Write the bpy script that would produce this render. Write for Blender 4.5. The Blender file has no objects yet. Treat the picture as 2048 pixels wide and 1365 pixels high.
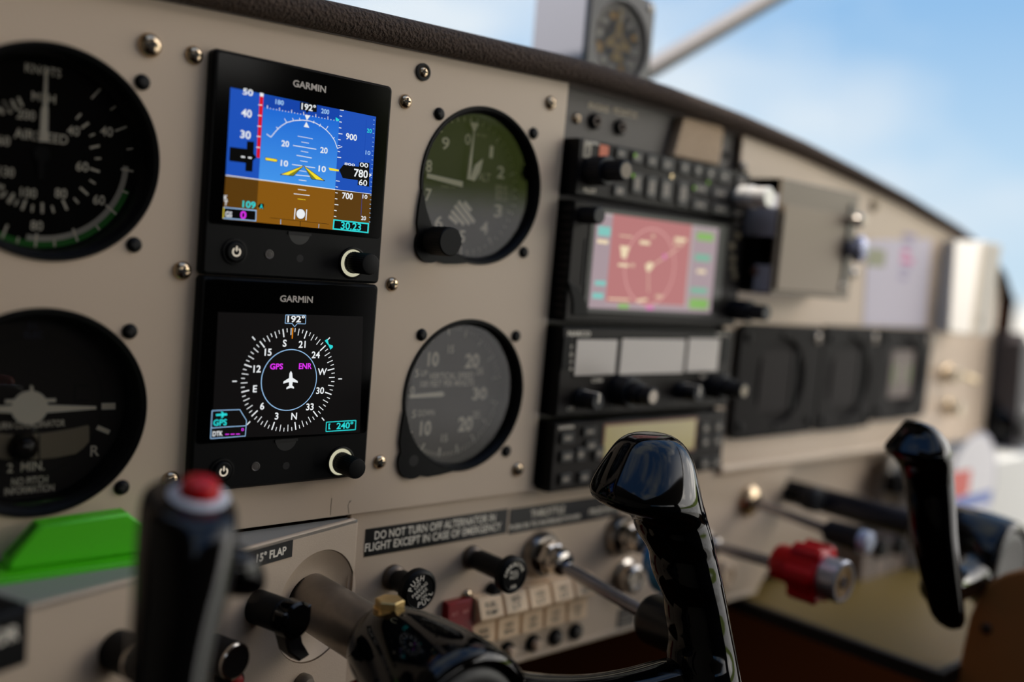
import bpy, math, random
from mathutils import Vector, Matrix
random.seed(4)
PI = math.pi
S = bpy.context.scene
COL = S.collection
# ------------------------------------------------------------------ camera, sky, sun, exposure
# everything below is in millimetres (x right along the panel, y forward, z up); MM turns it into metres
MM = 0.001
CAM_F = 1947.597
CAM_R = Matrix(((0.74233073, -0.66495398, 0.0823486),
                (0.00646358, -0.11578975, -0.99325271),
                (0.67000247, 0.73785428, -0.08165631)))      # rows: right, down, forward
CAM_C = Vector((-114.1246, -384.654, -25.5421))
cd = bpy.data.cameras.new('camera'); cam = bpy.data.objects.new('camera', cd); COL.objects.link(cam)
m3 = Matrix((CAM_R[0], -CAM_R[1], -CAM_R[2])).transposed()
cam.matrix_world = Matrix.Translation(CAM_C*MM) @ m3.to_4x4()
cd.sensor_width = 36; cd.lens = CAM_F/2048*36
cd.clip_start = 0.01; cd.clip_end = 500
cd.dof.use_dof = True; cd.dof.focus_distance = 0.438; cd.dof.aperture_fstop = 2.6
S.camera = cam
S.view_settings.view_transform = 'Standard'; S.view_settings.look = 'None'
S.view_settings.exposure = 0.12; S.view_settings.gamma = 1.0
S.view_settings.use_curve_mapping = False

def lin(r, g, b):
    f = lambda c: (c/255/12.92) if c/255 <= .04045 else ((c/255+.055)/1.055)**2.4
    return (f(r), f(g), f(b), 1)

def build_world():
    w = bpy.data.worlds.new('sky'); S.world = w; w.use_nodes = True
    nt = w.node_tree; N = nt.nodes; K = nt.links; N.clear()
    out = N.new('ShaderNodeOutputWorld'); bg = N.new('ShaderNodeBackground'); K.new(bg.outputs[0], out.inputs[0])
    tc = N.new('ShaderNodeTexCoord'); sx = N.new('ShaderNodeSeparateXYZ'); K.new(tc.outputs['Generated'], sx.inputs[0])
    def ramp(pts, src):
        r = N.new('ShaderNodeValToRGB'); e = r.color_ramp.elements
        while len(e) < len(pts): e.new(.5)
        for k, (p, c) in enumerate(pts): e[k].position = p; e[k].color = c
        K.new(src, r.inputs[0]); return r.outputs[0]
    def math_(op, a, b=None, clamp=False):
        n = N.new('ShaderNodeMath'); n.operation = op; n.use_clamp = clamp
        for i, v in enumerate((a, b)):
            if v is None: continue
            if isinstance(v, (int, float)): n.inputs[i].default_value = v
            else: K.new(v, n.inputs[i])
        return n.outputs[0]
    def mix(f, a, b):
        n = N.new('ShaderNodeMix'); n.data_type = 'RGBA'
        K.new(f, n.inputs[0])
        for i, v in ((6, a), (7, b)):
            if isinstance(v, tuple): n.inputs[i].default_value = v
            else: K.new(v, n.inputs[i])
        return n.outputs[2]
    z = sx.outputs[2]
    sky = ramp([(0.0, (.56, .71, .82, 1)), (.12, (.46, .65, .83, 1)), (.26, (.27, .49, .77, 1)), (.45, (.2, .42, .78, 1)), (1, (.12, .28, .66, 1))], z)
    nz = N.new('ShaderNodeTexNoise'); nz.inputs['Scale'].default_value = 3.1; nz.inputs['Detail'].default_value = 6
    nz.inputs['Roughness'].default_value = .5
    mp = N.new('ShaderNodeMapping'); mp.inputs['Scale'].default_value = (1, 1, 2.0); mp.inputs['Location'].default_value = (.5, .3, .12)
    K.new(tc.outputs['Generated'], mp.inputs[0]); K.new(mp.outputs[0], nz.inputs['Vector'])
    cl = ramp([(.44, (0, 0, 0, 1)), (.66, (1, 1, 1, 1))], nz.outputs[0])
    # clouds at the right rear, out of view, are brightened to light the panel
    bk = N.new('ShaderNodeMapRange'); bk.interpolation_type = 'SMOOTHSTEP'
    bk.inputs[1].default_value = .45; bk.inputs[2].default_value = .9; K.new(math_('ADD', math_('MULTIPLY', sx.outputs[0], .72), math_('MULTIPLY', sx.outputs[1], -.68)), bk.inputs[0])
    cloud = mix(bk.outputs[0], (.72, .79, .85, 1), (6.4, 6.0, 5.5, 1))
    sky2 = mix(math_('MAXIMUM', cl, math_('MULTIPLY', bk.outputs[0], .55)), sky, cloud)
    # apron below the horizon, a pale hangar and a belt of trees on the right behind the aircraft
    nz2 = N.new('ShaderNodeTexNoise'); nz2.inputs['Scale'].default_value = 11; nz2.inputs['Detail'].default_value = 5; K.new(tc.outputs['Generated'], nz2.inputs['Vector'])
    ground = mix(nz2.outputs[0], (.75, .71, .64, 1), (1.35, 1.28, 1.16, 1))
    tree = mix(nz2.outputs[0], (.30, .42, .08, 1), (.85, 1.05, .28, 1))
    hangar = mix(nz2.outputs[0], (.9, .88, .85, 1), (2.8, 2.7, 2.6, 1))
    def mrange(src, lo, hi):
        n = N.new('ShaderNodeMapRange'); n.inputs[1].default_value = lo; n.inputs[2].default_value = hi; K.new(src, n.inputs[0]); return n.outputs[0]
    side = mrange(sx.outputs[0], .42, .52)
    hz = math_('ADD', z, math_('MULTIPLY', nz2.outputs[0], -.05))
    isky = mrange(hz, -.035, -.015)
    fwd = mrange(sx.outputs[1], .05, -.1)
    side = math_('MULTIPLY', side, fwd)
    tmask = math_('MULTIPLY', math_('MULTIPLY', mrange(z, .045, .065), mrange(hz, .15, .115)), side)
    hmask = math_('MULTIPLY', math_('MULTIPLY', mrange(z, -.2, -.15), mrange(z, .065, .045)), side)
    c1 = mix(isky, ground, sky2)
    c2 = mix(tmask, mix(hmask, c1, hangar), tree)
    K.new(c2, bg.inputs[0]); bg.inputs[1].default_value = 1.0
build_world()
sd = bpy.data.lights.new('sun', 'SUN'); sun = bpy.data.objects.new('sun', sd); COL.objects.link(sun)
sd.energy = 5.0; sd.angle = math.radians(.6); sd.color = (1, .93, .82)
SUN_DIR = Vector((-.75, .03, .66)).normalized()
sun.rotation_euler = SUN_DIR.to_track_quat('Z', 'Y').to_euler()

# ------------------------------------------------------------------ measuring helpers
def at(px, py, y):
    d = CAM_R.transposed() @ Vector(((px-1024)/CAM_F, (py-682.5)/CAM_F, 1))
    return CAM_C + d*((y-CAM_C.y)/d.y)
def atx(px, py, x):
    d = CAM_R.transposed() @ Vector(((px-1024)/CAM_F, (py-682.5)/CAM_F, 1))
    return CAM_C + d*((x-CAM_C.x)/d.x)
def atz(px, py, z):
    d = CAM_R.transposed() @ Vector(((px-1024)/CAM_F, (py-682.5)/CAM_F, 1))
    return CAM_C + d*((z-CAM_C.z)/d.z)
ZONE = {'p': (0, 0, 1), 'g5u': (380, 80, 440/1251), 'g5l': (370, 540, 440/1365), 'asi': (0, 40, 420/1102), 'tc': (0, 560, 420/1102),
        'alt': (780, 100, 370/1098), 'vsi': (740, 560, 380/1128), 'rad1': (1060, 180, 500/1422), 'rad2': (1060, 620, 500/1796),
        'rt': (1440, 240, 608/1257), 'fr': (1440, 630, 460/2048), 'rock': (900, 1130, 340/2048), 'knob': (780, 1080, 300/2048),
        'gb': (1460, 330, 280/1318), 'low': (460, 960, 600/2022), 'mid': (880, 840, 640/1664)}
def zp(zone, X, Y):
    a, b, s = ZONE[zone]; return a+X*s, b+Y*s

# ------------------------------------------------------------------ materials
MATS = {}
def mat(name, rgb, rough=.5, metal=0, coat=0, bump=0, bscale=300, var=0, emit=0, spec=None, bdist=.0004):
    if name in MATS: return MATS[name]
    m = bpy.data.materials.new(name); m.use_nodes = True; nt = m.node_tree; N = nt.nodes; K = nt.links
    b = N['Principled BSDF']; c = lin(*rgb)
    b.inputs['Base Color'].default_value = c; b.inputs['Roughness'].default_value = rough; b.inputs['Metallic'].default_value = metal
    if coat: b.inputs['Coat Weight'].default_value = coat; b.inputs['Coat Roughness'].default_value = .03
    if spec is not None: b.inputs['Specular IOR Level'].default_value = spec
    if emit:
        b.inputs['Base Color'].default_value = (.004, .004, .004, 1)
        b.inputs['Emission Color'].default_value = c; b.inputs['Emission Strength'].default_value = emit
    tc = N.new('ShaderNodeTexCoord')
    nz = N.new('ShaderNodeTexNoise'); nz.inputs['Scale'].default_value = bscale; nz.inputs['Detail'].default_value = 4
    K.new(tc.outputs['Object'], nz.inputs['Vector'])
    if var and not emit:
        mx = N.new('ShaderNodeMix'); mx.data_type = 'RGBA'; K.new(nz.outputs[0], mx.inputs[0])
        mx.inputs[6].default_value = tuple(v*(1-var) for v in c[:3])+(1,); mx.inputs[7].default_value = tuple(min(1, v*(1+var)) for v in c[:3])+(1,)
        K.new(mx.outputs[2], b.inputs['Base Color'])
    if bump:
        bp = N.new('ShaderNodeBump'); bp.inputs['Strength'].default_value = bump; bp.inputs['Distance'].default_value = bdist
        K.new(nz.outputs[0], bp.inputs['Height']); K.new(bp.outputs[0], b.inputs['Normal'])
    MATS[name] = m; return m
def glass(name, tint=(1, 1, 1), refl=1.0):
    if name in MATS: return MATS[name]
    m = bpy.data.materials.new(name); m.use_nodes = True; nt = m.node_tree; N = nt.nodes; K = nt.links; N.clear()
    o = N.new('ShaderNodeOutputMaterial'); mx = N.new('ShaderNodeMixShader'); t = N.new('ShaderNodeBsdfTransparent'); g = N.new('ShaderNodeBsdfGlossy')
    t.inputs[0].default_value = tint+(1,); g.inputs['Roughness'].default_value = .02
    f = N.new('ShaderNodeFresnel'); f.inputs[0].default_value = 1.5
    mu = N.new('ShaderNodeMath'); mu.operation = 'MULTIPLY'; mu.inputs[1].default_value = refl
    K.new(f.outputs[0], mu.inputs[0]); K.new(mu.outputs[0], mx.inputs[0]); K.new(t.outputs[0], mx.inputs[1]); K.new(g.outputs[0], mx.inputs[2]); K.new(mx.outputs[0], o.inputs[0])
    MATS[name] = m; return m
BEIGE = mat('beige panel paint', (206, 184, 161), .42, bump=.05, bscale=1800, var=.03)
BEIGE2 = mat('beige grained cover', (198, 177, 155), .5, bump=.22, bscale=1400, var=.04)
BLACK = mat('black instrument paint', (12, 12, 13), .42, spec=.14, bump=.06, bscale=3000)
BLACKM = mat('matte black', (9, 9, 10), .55, spec=.16)
DGREY = mat('dark grey plate', (74, 66, 62), .5, bump=.05, bscale=1500)
CHAR = mat('charcoal radio face', (34, 30, 28), .45, spec=.15, bump=.08, bscale=2500)
GLOSS = mat('black gloss plastic', (3, 3, 4), .07, spec=.3)
CHROME = mat('polished steel', (205, 198, 190), .16, 1, bump=.03, bscale=900)
STEEL = mat('brushed steel', (150, 142, 134), .3, 1, bump=.1, bscale=700, var=.1)
NICKEL = mat('nickel screw', (200, 178, 150), .2, 1, bump=.05, bscale=900)
RECESS = mat('dark recess', (14, 10, 8), .7)
CREAM = mat('cream dial paint', (252, 242, 222), .6)
DIAL = mat('dial black', (14, 13, 12), .8, spec=.1)
DIALG = mat('dial dark grey', (44, 40, 38), .75)
GREEN = mat('green arc', (20, 125, 20), .6)
WHITE = mat('white lettering', (236, 226, 210), .6)
FABRIC = mat('glareshield fabric', (74, 58, 47), .95, bump=1.0, bscale=620, var=.8, bdist=.004)
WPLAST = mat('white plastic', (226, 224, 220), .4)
GREY = mat('grey painted metal', (112, 100, 86), .45, .2, bump=.05, bscale=600)
RED = mat('red plastic', (200, 4, 16), .32, spec=.35)
DRED = mat('dark red rocker', (128, 4, 10), .35, spec=.25)
IVORY = mat('ivory rocker', (238, 206, 168), .45)
GLASS = glass('instrument glass', (.98, .98, .98), .85)

# ------------------------------------------------------------------ mesh builder
_tc = {}
def text_geo(s, bold):
    k = (s, bold)
    if k in _tc: return _tc[k]
    cu = bpy.data.curves.new('t', 'FONT'); cu.body = s; cu.size = 1; cu.offset = .022*bold; cu.resolution_u = 3
    ob = bpy.data.objects.new('t', cu); COL.objects.link(ob)
    dg = bpy.context.evaluated_depsgraph_get(); me = bpy.data.meshes.new_from_object(ob.evaluated_get(dg))
    v = [(p.co.x, p.co.y) for p in me.vertices]; f = [tuple(p.vertices) for p in me.polygons]
    bpy.data.objects.remove(ob); bpy.data.curves.remove(cu); bpy.data.meshes.remove(me)
    _tc[k] = (v, f); return _tc[k]
CAPH = None
def circle(cu, cv, r, n=48, a0=0, a1=2*PI, full=True):
    k = n if full else n+1
    return [(cu+r*math.cos(a0+(a1-a0)*i/n), cv+r*math.sin(a0+(a1-a0)*i/n)) for i in range(k)]
def rrect(cu, cv, W, H, r, n=5):
    p = []
    for (sx, sy, a) in ((1, -1, -90), (1, 1, 0), (-1, 1, 90), (-1, -1, 180)):
        for i in range(n+1):
            t = math.radians(a+90*i/n); p.append((cu+sx*(W/2-r)+r*math.cos(t), cv+sy*(H/2-r)+r*math.sin(t)))
    return p
def inset(pts, d):
    n = len(pts); out = []
    for i in range(n):
        a, b, c = Vector(pts[i-1]), Vector(pts[i]), Vector(pts[(i+1) % n])
        e1 = (b-a); e2 = (c-b)
        if e1.length < 1e-6 or e2.length < 1e-6: out.append(tuple(b)); continue
        e1.normalize(); e2.normalize()
        n1 = Vector((-e1.y, e1.x)); n2 = Vector((-e2.y, e2.x)); m = n1+n2
        q = m.length_squared
        out.append(tuple(b+m*(2*d/q if q > .3 else d)))
    return out
class M:
    def __init__(s): s.v = []; s.f = []; s.m = []
    def add(s, v, f, mi=0):
        o = len(s.v); s.v += [tuple(x) for x in v]
        for q in f: s.f.append(tuple(o+i for i in q)); s.m.append(mi)
        return s
    def poly(s, pts, w=0, mi=0):
        return s.add([(a, b, w) for a, b in pts], [tuple(range(len(pts)))], mi)
    def prism(s, pts, w0, w1, mi=0, ch=0, capmi=None):
        ar = sum(pts[i-1][0]*pts[i][1]-pts[i][0]*pts[i-1][1] for i in range(len(pts)))
        if ar < 0: pts = pts[::-1]
        n = len(pts); rings = [[(a, b, w0) for a, b in pts]]
        if ch:
            rings.append([(a, b, w1-ch) for a, b in pts]); rings.append([(a, b, w1) for a, b in inset(pts, ch)])
        else: rings.append([(a, b, w1) for a, b in pts])
        v = sum(rings, []); f = []
        for k in range(len(rings)-1):
            for i in range(n): j = (i+1) % n; f.append((k*n+i, k*n+j, (k+1)*n+j, (k+1)*n+i))
        f.append(tuple(range(n))[::-1]); s.add(v, f, mi)
        o = len(s.v)-n; s.f.append(tuple(range(o, o+n))); s.m.append(mi if capmi is None else capmi)
        return s
    def box(s, u0, u1, v0, v1, w0, w1, mi=0, ch=0):
        return s.prism([(u0, v0), (u1, v0), (u1, v1), (u0, v1)], w0, w1, mi, ch)
    def rbox(s, cu, cv, W, H, r, w0, w1, mi=0, ch=.4):
        return s.prism(rrect(cu, cv, W, H, r), w0, w1, mi, ch)
    def lathe(s, prof, cu=0, cv=0, mi=0, n=40, knurl=0):
        v = []; f = []; idx = []
        for (r, w) in prof:
            if r <= 1e-6: idx.append([len(v)]); v.append((cu, cv, w))
            else:
                st = len(v); idx.append(list(range(st, st+n)))
                for i in range(n):
                    rr = r-(knurl if (knurl and i % 2) else 0); a = 2*PI*i/n; v.append((cu+rr*math.cos(a), cv+rr*math.sin(a), w))
        for A, B in zip(idx[:-1], idx[1:]):
            for i in range(n):
                j = (i+1) % n
                if len(A) == 1 and len(B) == 1: break
                if len(A) == 1: f.append((A[0], B[j], B[i]))
                elif len(B) == 1: f.append((A[i], A[j], B[0]))
                else: f.append((A[i], A[j], B[j], B[i]))
        return s.add(v, f, mi)
    def cyl(s, r, w0, w1, cu=0, cv=0, mi=0, n=32, ch=.3, knurl=0):
        return s.lathe([(0, w0), (r, w0), (r, w1-ch), (r-ch, w1), (0, w1)], cu, cv, mi, n, knurl)
    def sector(s, cu, cv, r0, r1, a0, a1, w, mi=0, n=40):
        a0, a1 = math.radians(a0), math.radians(a1); v = []; f = []
        for i in range(n+1):
            a = a0+(a1-a0)*i/n; v += [(cu+r0*math.cos(a), cv+r0*math.sin(a), w), (cu+r1*math.cos(a), cv+r1*math.sin(a), w)]
        for i in range(n):
            q = (2*i, 2*i+1, 2*i+3, 2*i+2); f.append(q if a1 > a0 else q[::-1])
        return s.add(v, f, mi)
    def seg(s, p, q, wd, w=0, mi=0, wd2=None):
        p, q = Vector(p), Vector(q); d = (q-p); d.normalize(); n = Vector((-d.y, d.x)); w2 = wd if wd2 is None else wd2
        return s.poly([tuple(p-n*wd/2), tuple(q-n*w2/2), tuple(q+n*w2/2), tuple(p+n*wd/2)], w, mi)
    def line(s, pts, wd, w=0, mi=0):
        for a, b in zip(pts[:-1], pts[1:]): s.seg(a, b, wd, w, mi)
        return s
    def tick(s, r0, r1, deg, wd, w=0, mi=0, cu=0, cv=0):
        a = math.radians(deg); c, d = math.cos(a), math.sin(a)
        return s.seg((cu+r0*c, cv+r0*d), (cu+r1*c, cv+r1*d), wd, w, mi)
    def text(s, t, cu, cv, h, wd=None, w=0, mi=0, rot=0, bold=1):
        global CAPH
        if CAPH is None: CAPH = max(y for x, y in text_geo('H', 0)[0])
        v, f = text_geo(t, bold); x0 = min(a for a, b in v); x1 = max(a for a, b in v)
        sy = h/CAPH; sx = sy if wd is None else wd/(x1-x0); c, d = math.cos(rot), math.sin(rot); o = []
        for a, b in v:
            x = (a-(x0+x1)/2)*sx; y = (b-CAPH/2)*sy; o.append((cu+x*c-y*d, cv+x*d+y*c, w))
        return s.add(o, f, mi)
    def arctext(s, t, cu, cv, r, mid, span, h, w=0, mi=0, inside=False):
        n = len(t)
        for i, ch in enumerate(t):
            if ch == ' ': continue
            a = math.radians(mid+span/2-span*i/(n-1)) if not inside else math.radians(mid-span/2+span*i/(n-1))
            s.text(ch, cu+r*math.cos(a), cv+r*math.sin(a), h, None, w, mi, a-PI/2 if not inside else a+PI/2)
        return s
    def tube(s, pts, rad, mi=0, n=16, cap=True):
        P = [Vector(p) for p in pts]; R = rad if isinstance(rad, (list, tuple)) else [rad]*len(P); rings = []
        up = Vector((0, 0, 1))
        for i, p in enumerate(P):
            t = (P[min(i+1, len(P)-1)]-P[max(i-1, 0)]).normalized()
            a = t.cross(up)
            if a.length < .05: a = t.cross(Vector((1, 0, 0)))
            a.normalize(); b = t.cross(a)
            rings.append([tuple(p+(a*math.cos(2*PI*k/n)+b*math.sin(2*PI*k/n))*R[i]) for k in range(n)])
        return s.loft(rings, mi, cap)
    def loft(s, rings, mi=0, cap=True, close=True):
        n = len(rings[0]); v = sum(rings, []); f = []
        for k in range(len(rings)-1):
            for i in range(n if close else n-1): j = (i+1) % n; f.append((k*n+i, k*n+j, (k+1)*n+j, (k+1)*n+i))
        if cap: f.append(tuple(range(n))[::-1]); f.append(tuple(range((len(rings)-1)*n, len(rings)*n)))
        return s.add(v, f, mi)
    def sphere(s, c, r, mi=0, n=20, sc=(1, 1, 1), lo=-90):
        prof = [(r*math.cos(math.radians(a)), r*math.sin(math.radians(a))) for a in [lo+(90-lo)*i/12 for i in range(13)]]
        t = M().lathe(prof, 0, 0, 0, n)
        return s.add([(c[0]+a*sc[0], c[1]+b*sc[1], c[2]+d*sc[2]) for a, b, d in t.v], t.f, mi)
    def xf(s, fn): s.v = [tuple(fn(Vector(p))) for p in s.v]; return s
    def mesh(s, name, mats, smooth=35):
        me = bpy.data.meshes.new(name); me.from_pydata([(a*MM, b*MM, c*MM) for a, b, c in s.v], [], s.f)
        for m in mats: me.materials.append(m)
        me.polygons.foreach_set('material_index', s.m)
        if smooth:
            me.polygons.foreach_set('use_smooth', [True]*len(s.f)); me.set_sharp_from_angle(angle=math.radians(smooth))
        me.update(); return me
def obj(name, m, mats, parent=None, smooth=35, label=None, sub=0):
    o = bpy.data.objects.new(name, m.mesh(name, mats if isinstance(mats, (list, tuple)) else [mats], smooth)); COL.objects.link(o)
    if parent is not None: o.parent = parent
    if label: o['label'] = label
    if sub:
        md = o.modifiers.new('smooth', 'SUBSURF'); md.levels = sub; md.render_levels = sub
    return o
def tag(o, label=None, cat=None, group=None, kind=None):
    if label: o['label'] = label
    if cat: o['category'] = cat
    if group: o['group'] = group
    if kind: o['kind'] = kind
    return o
class T:
    """a thing on the panel: local u to the right, v up, w out towards the cabin"""
    def __init__(s, name, label, cat, x, y, z, group=None, face=True):
        s.x, s.y, s.z = x, y, z; s.o = bpy.data.objects.new(name, None); COL.objects.link(s.o); s.o.empty_display_size = .01
        s.o.location = (x*MM, y*MM, z*MM)
        if face: s.o.rotation_euler = (PI/2, 0, 0)
        tag(s.o, label, cat, group)
    def uv(s, px, py, w=0):
        q = at(px, py, s.y-w); return (q.x-s.x, q.z-s.z)
    def z_(s, zone, X, Y, w=0): return s.uv(*zp(zone, X, Y), w)
    def zs(s, zone, pts, w=0): return [s.z_(zone, a, b, w) for a, b in pts]
    def part(s, name, m, mats, smooth=35, label=None, parent=None, sub=0):
        return obj(name, m, mats, parent or s.o, smooth, label, sub)
    def txt(s, m, zone, t, X, Y, wd, h, w, mi, bold=1, rot=0):
        c = s.z_(zone, X, Y, w); a = s.z_(zone, X-wd/2, Y, w); b = s.z_(zone, X+wd/2, Y, w)
        e = s.z_(zone, X, Y-h/2, w); f = s.z_(zone, X, Y+h/2, w)
        m.text(t, c[0], c[1], abs(e[1]-f[1]), (b[0]-a[0]) if wd else None, w, mi, rot, bold)
def thing1(name, label, cat, m, mats, x, y, z, group=None, face=True, smooth=35, sub=0):
    o = obj(name, m, mats, None, smooth, None, sub); o.location = (x*MM, y*MM, z*MM)
    if face: o.rotation_euler = (PI/2, 0, 0)
    return tag(o, label, cat, group)
def struct(name, m, mats, smooth=35):
    return tag(obj(name, m, mats, None, smooth), kind='structure')
def wbox(m, x0, x1, y0, y1, z0, z1, mi=0):
    v = [(x, y, z) for z in (z0, z1) for y in (y0, y1) for x in (x0, x1)]
    return m.add(v, [(0, 2, 3, 1), (4, 5, 7, 6), (0, 1, 5, 4), (2, 6, 7, 3), (0, 4, 6, 2), (1, 3, 7, 5)], mi)
def plate(name, outer, holes, w0, w1, mats, bevel=.25):
    """a sheet with round-edged cut-outs, made from a filled curve; returns mesh data in local u,v,w"""
    cu = bpy.data.curves.new(name, 'CURVE'); cu.dimensions = '2D'; cu.fill_mode = 'BOTH'
    for pts in [outer]+holes:
        sp = cu.splines.new('POLY'); sp.points.add(len(pts)-1); sp.use_cyclic_u = True
        for p, (a, b) in zip(sp.points, pts): p.co = (a*MM, b*MM, 0, 1)
    cu.extrude = (w1-w0)/2*MM-bevel*MM; cu.bevel_depth = bevel*MM; cu.bevel_resolution = 2
    ob = bpy.data.objects.new(name, cu); COL.objects.link(ob)
    dg = bpy.context.evaluated_depsgraph_get(); me = bpy.data.meshes.new_from_object(ob.evaluated_get(dg)); bpy.data.objects.remove(ob); bpy.data.curves.remove(cu)
    me.transform(Matrix.Translation((0, 0, (w0+w1)/2*MM))); me.materials.clear()
    for m in mats: me.materials.append(m)
    me.polygons.foreach_set('use_smooth', [True]*len(me.polygons)); me.set_sharp_from_angle(angle=math.radians(30))
    me.name = name; return me
def screw_geo(r, h, rec=True):
    m = M(); m.lathe([(r*.92, -.1), (r, .15*h), (r*.93, .45*h), (r*.72, .78*h), (r*.4, .96*h), (0, h)], n=28)
    if rec:
        a, b = r*.5, r*.13
        m.poly([(b, a), (-b, a), (-b, b), (-a, b), (-a, -b), (-b, -b), (-b, -a), (b, -a), (b, -b), (a, -b), (a, b), (b, b)], h*1.02, 1)
    return m

# ------------------------------------------------------------------ the cabin shell
TRIMBROWN = mat('brown carpet', (32, 13, 4), .95, spec=0, bump=.6, bscale=500, var=.4)
LINER = mat('headliner', (104, 96, 86), .9, bump=.1, bscale=300)
m = M(); wbox(m, -900, 1300, -1500, 600, -640, -620); struct('floor', m, TRIMBROWN)
m = M(); wbox(m, -900, 1300, 150, 165, -620, -20); struct('wall_front', m, TRIMBROWN)
m = M(); m.prism([(-800, -1400), (1000, -1400), (1000, -520), (-70, -520), (-70, 380), (-800, 420)], 430, 450); struct('ceiling', m, LINER)  # unseen roof, front right cut away to let sun reach the far side
m = M(); wbox(m, -470, -455, -1400, 330, -620, 430); struct('wall_left', m, LINER)  # unseen left side, kept windowless to darken the left of the panel
m = M(); wbox(m, -470, 980, -1415, -1400, -620, 285); wbox(m, -470, 980, -1415, -1400, 410, 430); wbox(m, -470, -400, -1415, -1400, 285, 410); wbox(m, 800, 980, -1415, -1400, 285, 410); struct('wall_back', m, mat('dark interior cloth', (52, 45, 40), .9))  # unseen rear wall, its high opening added to light the dials from behind
m = M(); wbox(m, 980, 995, -1400, -1250, -620, 430); wbox(m, 980, 995, -1250, -30, -620, -480); wbox(m, 980, 995, -1250, -30, 410, 430); struct('wall_right', m, LINER)  # unseen right side, opened wide to brighten the right of the panel
m = M(); m.loft([[(x, 300+20*k/6+40*math.sin(k/6*PI/2), 20+410*k/6) for x in (-460, -100, 300, 700, 1100)] for k in range(7)], 0, False, False); struct('window_1', m, glass('windshield pane', (.99, .995, .995), .06))

# ------------------------------------------------------------------ instrument panel
GAU = {'asi': (0, 0), 'tc': (0, -97), 'alt': (206.6, 11), 'vsi': (206.1, -96.8)}
def topz(x):
    P = [(-200, 48), (42.6, 64.3), (122.6, 67.7), (260.7, 73), (340, 72.5), (417, 69.5), (490, 64), (563, 55.9), (650, 45), (740, 30.9), (800, 17), (850, -4), (880, -30)]
    for (a, b), (c, d) in zip(P[:-1], P[1:]):
        if x <= c: return b+(d-b)*(x-a)/(c-a)
    return P[-1][1]
T_ = T('instrument_console', 'beige painted left instrument panel plate holding the round gauges and the two glass displays', 'panel', 0, 0, 0)
outer = [(-120, -152), (259.5, -152), (260.8, topz(260)-.5)]+[(x, topz(x)-.4) for x in range(240, -121, -30)]
me = plate('faceplate', outer, [circle(*GAU[k], 39.6, 72) for k in GAU], -2.2, 0, [BEIGE])
o = bpy.data.objects.new('faceplate', me); COL.objects.link(o); o.parent = T_.o
for (px, py, r, kind) in ((301, 90, 4.7, 0), (390, 110, 3.7, 0), (366, 542, 3.9, 0), (343, 962, 3.9, 0), (848, 144, 2.9, 1), (813, 203, 3.4, 0), (786, 569, 3.4, 0), (761, 925, 3.5, 0), (1103, 206, 3.7, 0), (1037, 940, 3.9, 0)):
    u, v = T_.uv(px, py, 1); m = screw_geo(r, r*.62)
    if kind:
        m.lathe([(4.1, 0), (4.1, .9), (3.2, 1.2), (2.6, .8)], 0, 0, 1, 28)
    ob = T_.part('screw', m, [NICKEL, RECESS]); ob.location = (u*MM, v*MM, 0)
    if kind: ob['label'] = 'small bright screw in a black grommet'
# pencil ticks near the bottom edge
m = M()
for pts in ([(664, 997), (662, 1012), (661, 1031)], [(700, 1002), (696, 1012), (698, 1028)], [(703, 1001), (699, 1006)]):
    m.line([T_.uv(a, b, .06) for a, b in pts], .25, .06)
T_.part('pencil_mark', m, mat('pencil graphite', (96, 84, 72), .8))

# ------------------------------------------------------------------ round gauges
BEZ = [(36.2, -15), (36.0, -6), (36.4, -3.2), (37.4, -.4), (38.1, .3), (38.6, .2), (38.9, .9), (39.5, 1.0), (39.9, .4), (39.9, -2)]
def gauge(key, name, label, cat, skip=()):
    x, z = GAU[key]; t = T(name, label, cat, x, 0, z)
    t.part('bezel', M().lathe(BEZ, n=96), BLACK)
    t.part('cover_glass', M().lathe([(36.6, -4.0), (0, -4.0)], n=72), GLASS, 0)
    for sx in (-1, 1):
        for sz in (-1, 1):
            if (sx, sz) in skip: continue
            ob = t.part('screw', screw_geo(3.1, 1.9), [BLACK, RECESS], label='black mounting screw'); ob.location = (sx*31.4*MM, sz*31.4*MM, 0)
    return t
DW = -14.0
def needle(t, pts, w, name='pointer', mats=CREAM, th=.6):
    return t.part(name, M().prism(pts, w, w+th, 0, .1), mats)
# airspeed
t = gauge('asi', 'airspeed_indicator', 'round black airspeed gauge reading KNOTS with a green arc, upper left', 'gauge')
m = M(); m.lathe([(36.2, DW), (0, DW)], n=72); w = DW+.05; C = 1; G_ = 2; W_ = 3
Zs = lambda a: t.zs('asi', a, w)
m.sector(0, 0, 33.0, 35.4, -17, -215, w, G_, 90)
m.sector(0, 0, 30.8, 33.0, -1, -97, w, W_, 60)
for a, b, wd in (((480, 412), (528, 360), .7), ((580, 472), (608, 452), .6), ((605, 583), (665, 560), .7), ((665, 680), (698, 675), .6), ((635, 783), (700, 795), .8),
                 ((640, 897), (672, 910), .6), ((556, 972), (610, 1020), .8), ((505, 1078), (522, 1103), .7), ((383, 1095), (408, 1162), .8), ((285, 1155), (287, 1190), .7),
                 ((193, 1120), (185, 1192), .8), ((97, 1140), (90, 1172), .7), ((40, 1075), (10, 1145), .8)):
    m.seg(*Zs((a, b)), wd, w+.03, C)
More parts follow.
